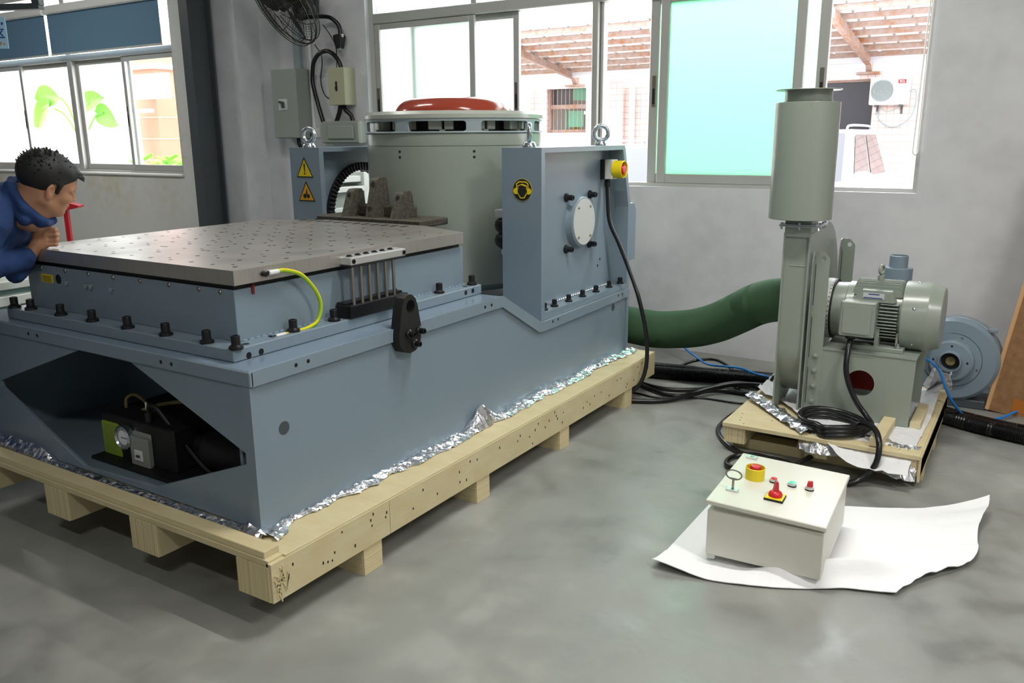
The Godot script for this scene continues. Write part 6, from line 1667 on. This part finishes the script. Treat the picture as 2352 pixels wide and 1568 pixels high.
func man() -> void:
	# local frame at the middle of the head: x to where he looks, y up, z towards the room
	var t := thing("person", "dark-haired man in blue overalls bending over the slip plate, fist on its corner", "person", Vector3(-3.333, 1.379, -1.863), "", true)
	t.basis = Basis(Vector3(0.846, 0, -0.533), Vector3(0, 1, 0), Vector3(0.533, 0, 0.846))
	var F := Vector3(0.665, -0.375, -0.645).normalized()
	var U := (Vector3(0.49, 0.87, 0) - F * F.dot(Vector3(0.49, 0.87, 0))).normalized()
	var S := F.cross(U)
	var hb := Basis(F, U, S)
	var H := func(f: float, u: float, s: float) -> Vector3: return hb * (Vector3(f, u, s) * 0.001) + Vector3(-0.012, 0, 0)
	var f := Field.new(Vector3(-0.19, -0.19, -0.13), Vector3(0.15, 0.17, 0.14), 0.004)
	f.ell(H.call(-22, 40, 0), Vector3(0.098, 0.084, 0.074), hb, 0.01)
	f.ell(H.call(40, 38, 0), Vector3(0.050, 0.052, 0.060), hb, 0.03)
	f.ell(H.call(40, -30, 0), Vector3(0.050, 0.068, 0.058), hb, 0.03)
	f.ell(H.call(52, -78, 0), Vector3(0.036, 0.030, 0.036), hb, 0.03)
	f.ell(H.call(76, -96, 0), Vector3(0.016, 0.014, 0.018), hb, 0.02)
	f.cap(H.call(-4, -48, 54), H.call(60, -88, 20), 0.022, 0.016, 0.025).cap(H.call(-4, -48, -54), H.call(60, -88, -20), 0.022, 0.016, 0.025)
	f.ell(H.call(62, -18, 38), Vector3(0.024, 0.022, 0.022), hb, 0.02).ell(H.call(62, -18, -38), Vector3(0.024, 0.022, 0.022), hb, 0.02)
	f.cap(H.call(86, 22, 16), H.call(70, 20, 48), 0.008, 0.007, 0.016).cap(H.call(86, 22, -16), H.call(70, 20, -48), 0.008, 0.007, 0.016)
	f.ell(H.call(86, 6, 30), Vector3(0.015, 0.011, 0.017), hb, 0.012, true).ell(H.call(86, 6, -30), Vector3(0.015, 0.011, 0.017), hb, 0.012, true)
	f.ell(H.call(78, 6, 30), Vector3(0.012, 0.010, 0.013), hb, 0.004).ell(H.call(78, 6, -30), Vector3(0.012, 0.010, 0.013), hb, 0.004)
	f.cap(H.call(88, 10, 0), H.call(104, -26, 0), 0.008, 0.012, 0.014)
	f.ell(H.call(94, -32, 11), Vector3(0.010, 0.008, 0.008), hb, 0.008).ell(H.call(94, -32, -11), Vector3(0.010, 0.008, 0.008), hb, 0.008)
	f.ell(H.call(88, -55, 0), Vector3(0.011, 0.006, 0.023), hb, 0.008).ell(H.call(86, -66, 0), Vector3(0.011, 0.007, 0.020), hb, 0.008)
	for s in [1, -1]:
		var eb := Basis(F, U, S) * Basis(Vector3(0, 1, 0), 0.35 * s) * Basis(Vector3(0, 0, 1), 0.18)
		f.ell(H.call(-4, -2, 76 * s), Vector3(0.017, 0.032, 0.008), eb, 0.006)
		f.ell(H.call(0, 4, 82 * s), Vector3(0.009, 0.018, 0.006), eb, 0.004, true)
		f.ell(H.call(-2, -28, 74 * s), Vector3(0.010, 0.011, 0.007), eb, 0.006)
	f.cap(H.call(-28, -20, 0), Vector3(-0.13, -0.10, 0.0), 0.060, 0.068, 0.03)
	f.cap(H.call(0, -50, 0), Vector3(-0.09, -0.125, 0.0), 0.045, 0.060, 0.03)
	var body := f.net(B.new())
	# trunk and arms under the clothes
	f = Field.new(Vector3(-0.75, -0.75, -0.30), Vector3(0.0, 0.08, 0.36), 0.014)
	trunk(f, -0.014)
	f.net(body)
	# right hand: a fist set down on the plate corner, fingers curled away from us
	f = Field.new(Vector3(-0.20, -0.32, -0.20), Vector3(0.02, -0.13, 0.06), 0.0032)
	var hz := -0.055
	f.cap(Vector3(-0.15, -0.285, hz + 0.012), Vector3(-0.112, -0.235, hz), 0.026, 0.028, 0.012)
	f.cap(Vector3(-0.112, -0.205, hz - 0.006), Vector3(-0.080, -0.190, hz), 0.022, 0.015, 0.012).cap(Vector3(-0.112, -0.222, hz), Vector3(-0.078, -0.208, hz + 0.003), 0.022, 0.015, 0.012)
	f.cap(Vector3(-0.112, -0.236, hz), Vector3(-0.078, -0.227, hz + 0.003), 0.022, 0.014, 0.012).cap(Vector3(-0.114, -0.246, hz), Vector3(-0.082, -0.245, hz), 0.020, 0.013, 0.012)
	for q in [[-0.180, 1.0, 0.0102], [-0.1995, 1.06, 0.0106], [-0.2185, 1.02, 0.0101], [-0.2370, 0.86, 0.0092]]:
		var y: float = q[0]; var L: float = q[1]; var r: float = q[2]
		var a := Vector3(-0.078, y - 0.006, hz + 0.004); var b2 := a + Vector3(0.040 * L, 0.001, -0.004); var c := b2 + Vector3(-0.010, -0.003, -0.026 * L); var e := c + Vector3(-0.022 * L, -0.002, -0.004)
		f.cap(a, b2, r * 1.08, r, 0.004).cap(b2, c, r, r * 0.93, 0.004).cap(c, e, r * 0.92, r * 0.8, 0.004)
	f.cap(Vector3(-0.115, -0.200, hz + 0.01), Vector3(-0.088, -0.176, hz + 0.016), 0.015, 0.0125, 0.008).cap(Vector3(-0.088, -0.176, hz + 0.016), Vector3(-0.058, -0.168, hz + 0.004), 0.0122, 0.0100, 0.005)
	f.net(body)
	mk("body", body, "skin", t, 70)
	# overalls with a turned-up collar
	f = Field.new(Vector3(-0.78, -0.78, -0.34), Vector3(0.02, 0.10, 0.40), 0.013)
	trunk(f, 0.0)
	var b := f.net(B.new())
	f = Field.new(Vector3(-0.22, -0.20, -0.14), Vector3(0.02, 0.08, 0.15), 0.006)
	for s in [1, -1]:
		f.cap(Vector3(-0.145, 0.018, 0.015 * s), Vector3(-0.125, 0.0, 0.066 * s), 0.015, 0.017, 0.012)
		f.cap(Vector3(-0.125, 0.0, 0.066 * s), Vector3(-0.075, -0.085, 0.078 * s), 0.020, 0.018, 0.012)
		f.cap(Vector3(-0.075, -0.085, 0.078 * s), Vector3(-0.030, -0.143, 0.030 * s), 0.020, 0.016, 0.012).cap(Vector3(-0.030, -0.143, 0.030 * s), Vector3(-0.030, -0.150, 0.0), 0.016, 0.014, 0.012).cap(Vector3(-0.10, -0.13, 0.04 * s), Vector3(-0.05, -0.150, 0.02 * s), 0.03, 0.02, 0.02)
		f.cap(Vector3(-0.150, -0.03, 0.062 * s), Vector3(-0.085, -0.132, 0.066 * s), 0.028, 0.024, 0.012)
	f.net(b)
	# soft folds in the cloth
	var nz := FastNoiseLite.new()
	nz.seed = 6; nz.frequency = 9.0; nz.fractal_octaves = 2
	for i in b.v.size():
		var p: Vector3 = b.v[i]
		var w := nz.get_noise_3d(p.x * 1.0 + p.y * 0.7, p.y * 0.45 - p.x * 0.3, p.z * 1.2)
		b.v[i] = p + Vector3(w * 0.010, nz.get_noise_3d(p.y * 1.3, p.x, p.z + 4.0) * 0.006, w * 0.010)
	mk("overalls", b, "blue_cotton", t, 70)
	# legs and shoes, out of the frame to the left
	for z in [-0.10, 0.12]:
		mk("trouser_leg", B.new().tube([Vector3(-0.63, -0.55, z * 0.7), Vector3(-0.62, -0.90, z), Vector3(-0.66, -1.32, z)], [0.115, 0.085, 0.068], 18), "blue_cotton", t)
		mk("shoe", B.new().ball(Vector3(-0.61, -1.335, z), Vector3(0.13, 0.043, 0.048), 16), "black", t)
	# short black hair, ragged at the crown and over the brow
	f = Field.new(Vector3(-0.19, -0.14, -0.13), Vector3(0.17, 0.19, 0.14), 0.005)
	f.ell(H.call(-22, 44, 0), Vector3(0.108, 0.093, 0.083), hb, 0.01)
	f.ell(H.call(40, 66, 0), Vector3(0.050, 0.045, 0.062), hb, 0.02)
	f.cap(H.call(62, 88, 20), H.call(99, 79, 4), 0.020, 0.006, 0.012).cap(H.call(62, 88, -20), H.call(97, 76, -14), 0.020, 0.006, 0.012)
	f.cap(H.call(22, 34, 70), H.call(22, -6, 69), 0.011, 0.006, 0.008).cap(H.call(22, 34, -70), H.call(22, -6, -69), 0.011, 0.006, 0.008)
	var e0 := Vector3(-0.2, -0.2, -0.2); var e1 := Vector3(0.2, 0.2, 0.2)
	f.put(e0, e1, func(p: Vector3) -> float:
		var q := (p - Vector3(-0.012, 0, 0)) * hb
		var x := q.x * 1000.0; var y := q.y * 1000.0
		var low := -40.0 + (x + 100.0) * 0.42
		if x > -12.0: low = 32.0 + maxf(0.0, x - 28.0) * 0.72
		if x > 12.0 and x < 31.0 and absf(q.z) > 0.05: low = -6.0
		return (y - low) * 0.001, 0.004, true)
	b = f.net(B.new())
	rng.seed = 12
	for i in 150:
		var d := Vector3(rng.randfn(-0.45, 0.45), absf(rng.randfn(0.7, 0.4)), rng.randfn(0, 0.55)).normalized()
		var p := Vector3(-22, 44, 0) + d * Vector3(103, 89, 79)
		if p.y < 40 + maxf(0, p.x) * 0.5: continue
		var out: Vector3 = (d + Vector3(0.5 if p.x > 0 else -0.35, 0.35, 0)).normalized() * rng.randf_range(6, 17)
		b.tube([H.call(p.x, p.y, p.z), H.call(p.x + out.x, p.y + out.y, p.z + out.z)], [0.006, 0.0008], 5)
	for i in 40:
		var z := rng.randf_range(-40, 40)
		b.tube([H.call(58, 92 - absf(z) * 0.25, z), H.call(84, 90 - absf(z) * 0.3, z * 0.9), H.call(rng.randf_range(98, 112), rng.randf_range(66, 80), z * 0.85)], [0.008, 0.006, 0.0008], 5)
	mk("hair", b, "hair", t, 60)
	mk("eyebrow", B.new().tube([H.call(88, 24, 12), H.call(86, 27, 30), H.call(70, 22, 50)], [0.003, 0.004, 0.002], 6).tube([H.call(88, 24, -12), H.call(86, 27, -30), H.call(70, 22, -50)], [0.003, 0.004, 0.002], 6), "hair", t)

func trunk(f: Field, g: float) -> void:
	var c := func(a: Vector3, b: Vector3, r0: float, r1: float, k := 0.05) -> void: f.cap(a, b, r0 + g, r1 + g, k)
	c.call(Vector3(-0.155, -0.075, 0), Vector3(-0.30, -0.13, 0), 0.085, 0.135)
	c.call(Vector3(-0.20, -0.085, 0.12), Vector3(-0.20, -0.085, -0.12), 0.080, 0.080)
	c.call(Vector3(-0.28, -0.15, 0.06), Vector3(-0.62, -0.34, 0.05), 0.125, 0.15)
	c.call(Vector3(-0.28, -0.15, -0.06), Vector3(-0.62, -0.34, -0.05), 0.125, 0.15)
	c.call(Vector3(-0.60, -0.36, 0.0), Vector3(-0.64, -0.62, 0.0), 0.16, 0.15)
	# near arm, elbow bent, cuff at the wrist
	c.call(Vector3(-0.185, -0.125, 0.150), Vector3(-0.275, -0.300, 0.20), 0.090, 0.068, 0.03)
	c.call(Vector3(-0.275, -0.320, 0.20), Vector3(-0.150, -0.292, -0.01), 0.062, 0.042, 0.03)
	# far arm
	c.call(Vector3(-0.178, -0.100, -0.165), Vector3(-0.26, -0.29, -0.20), 0.080, 0.064, 0.03)
	c.call(Vector3(-0.26, -0.29, -0.20), Vector3(-0.20, -0.35, -0.02), 0.058, 0.045, 0.03)

func floor_bits() -> void:
	rng.seed = 99
	for q in [[-1.44, -1.03, "small torn wood chip lying alone on the floor in the foreground"]]:
		var x: float = q[0]; var z: float = q[1]
		tag(mk("wood_chip", B.new().box(Vector3(x, 0.004, z), Vector3(0.012, 0.006, 0.07), 0.001, Transform3D()).box(Vector3.ZERO, Vector3(0.02, 0.005, 0.03), 0, Transform3D(Basis(Vector3.UP, 0.6), Vector3(x + 0.005, 0.004, z + 0.03))), "plywood", null, 0), q[2], "wood chip")

func _ready() -> void:
	materials()
	camera_and_light()
	room()
	windows()
	shared_meshes()
	machine()
	slip_plate()
	drive_bar()
	shaker()
	estop()
	power_pack()
	pallet()
	foils()
	small_pallet()
	fan_unit()
	hoses()
	control_box()
	side_blower()
	wall_gear()
	yard_right()
	yard_left()
	neighbours()
	man()
	floor_bits()
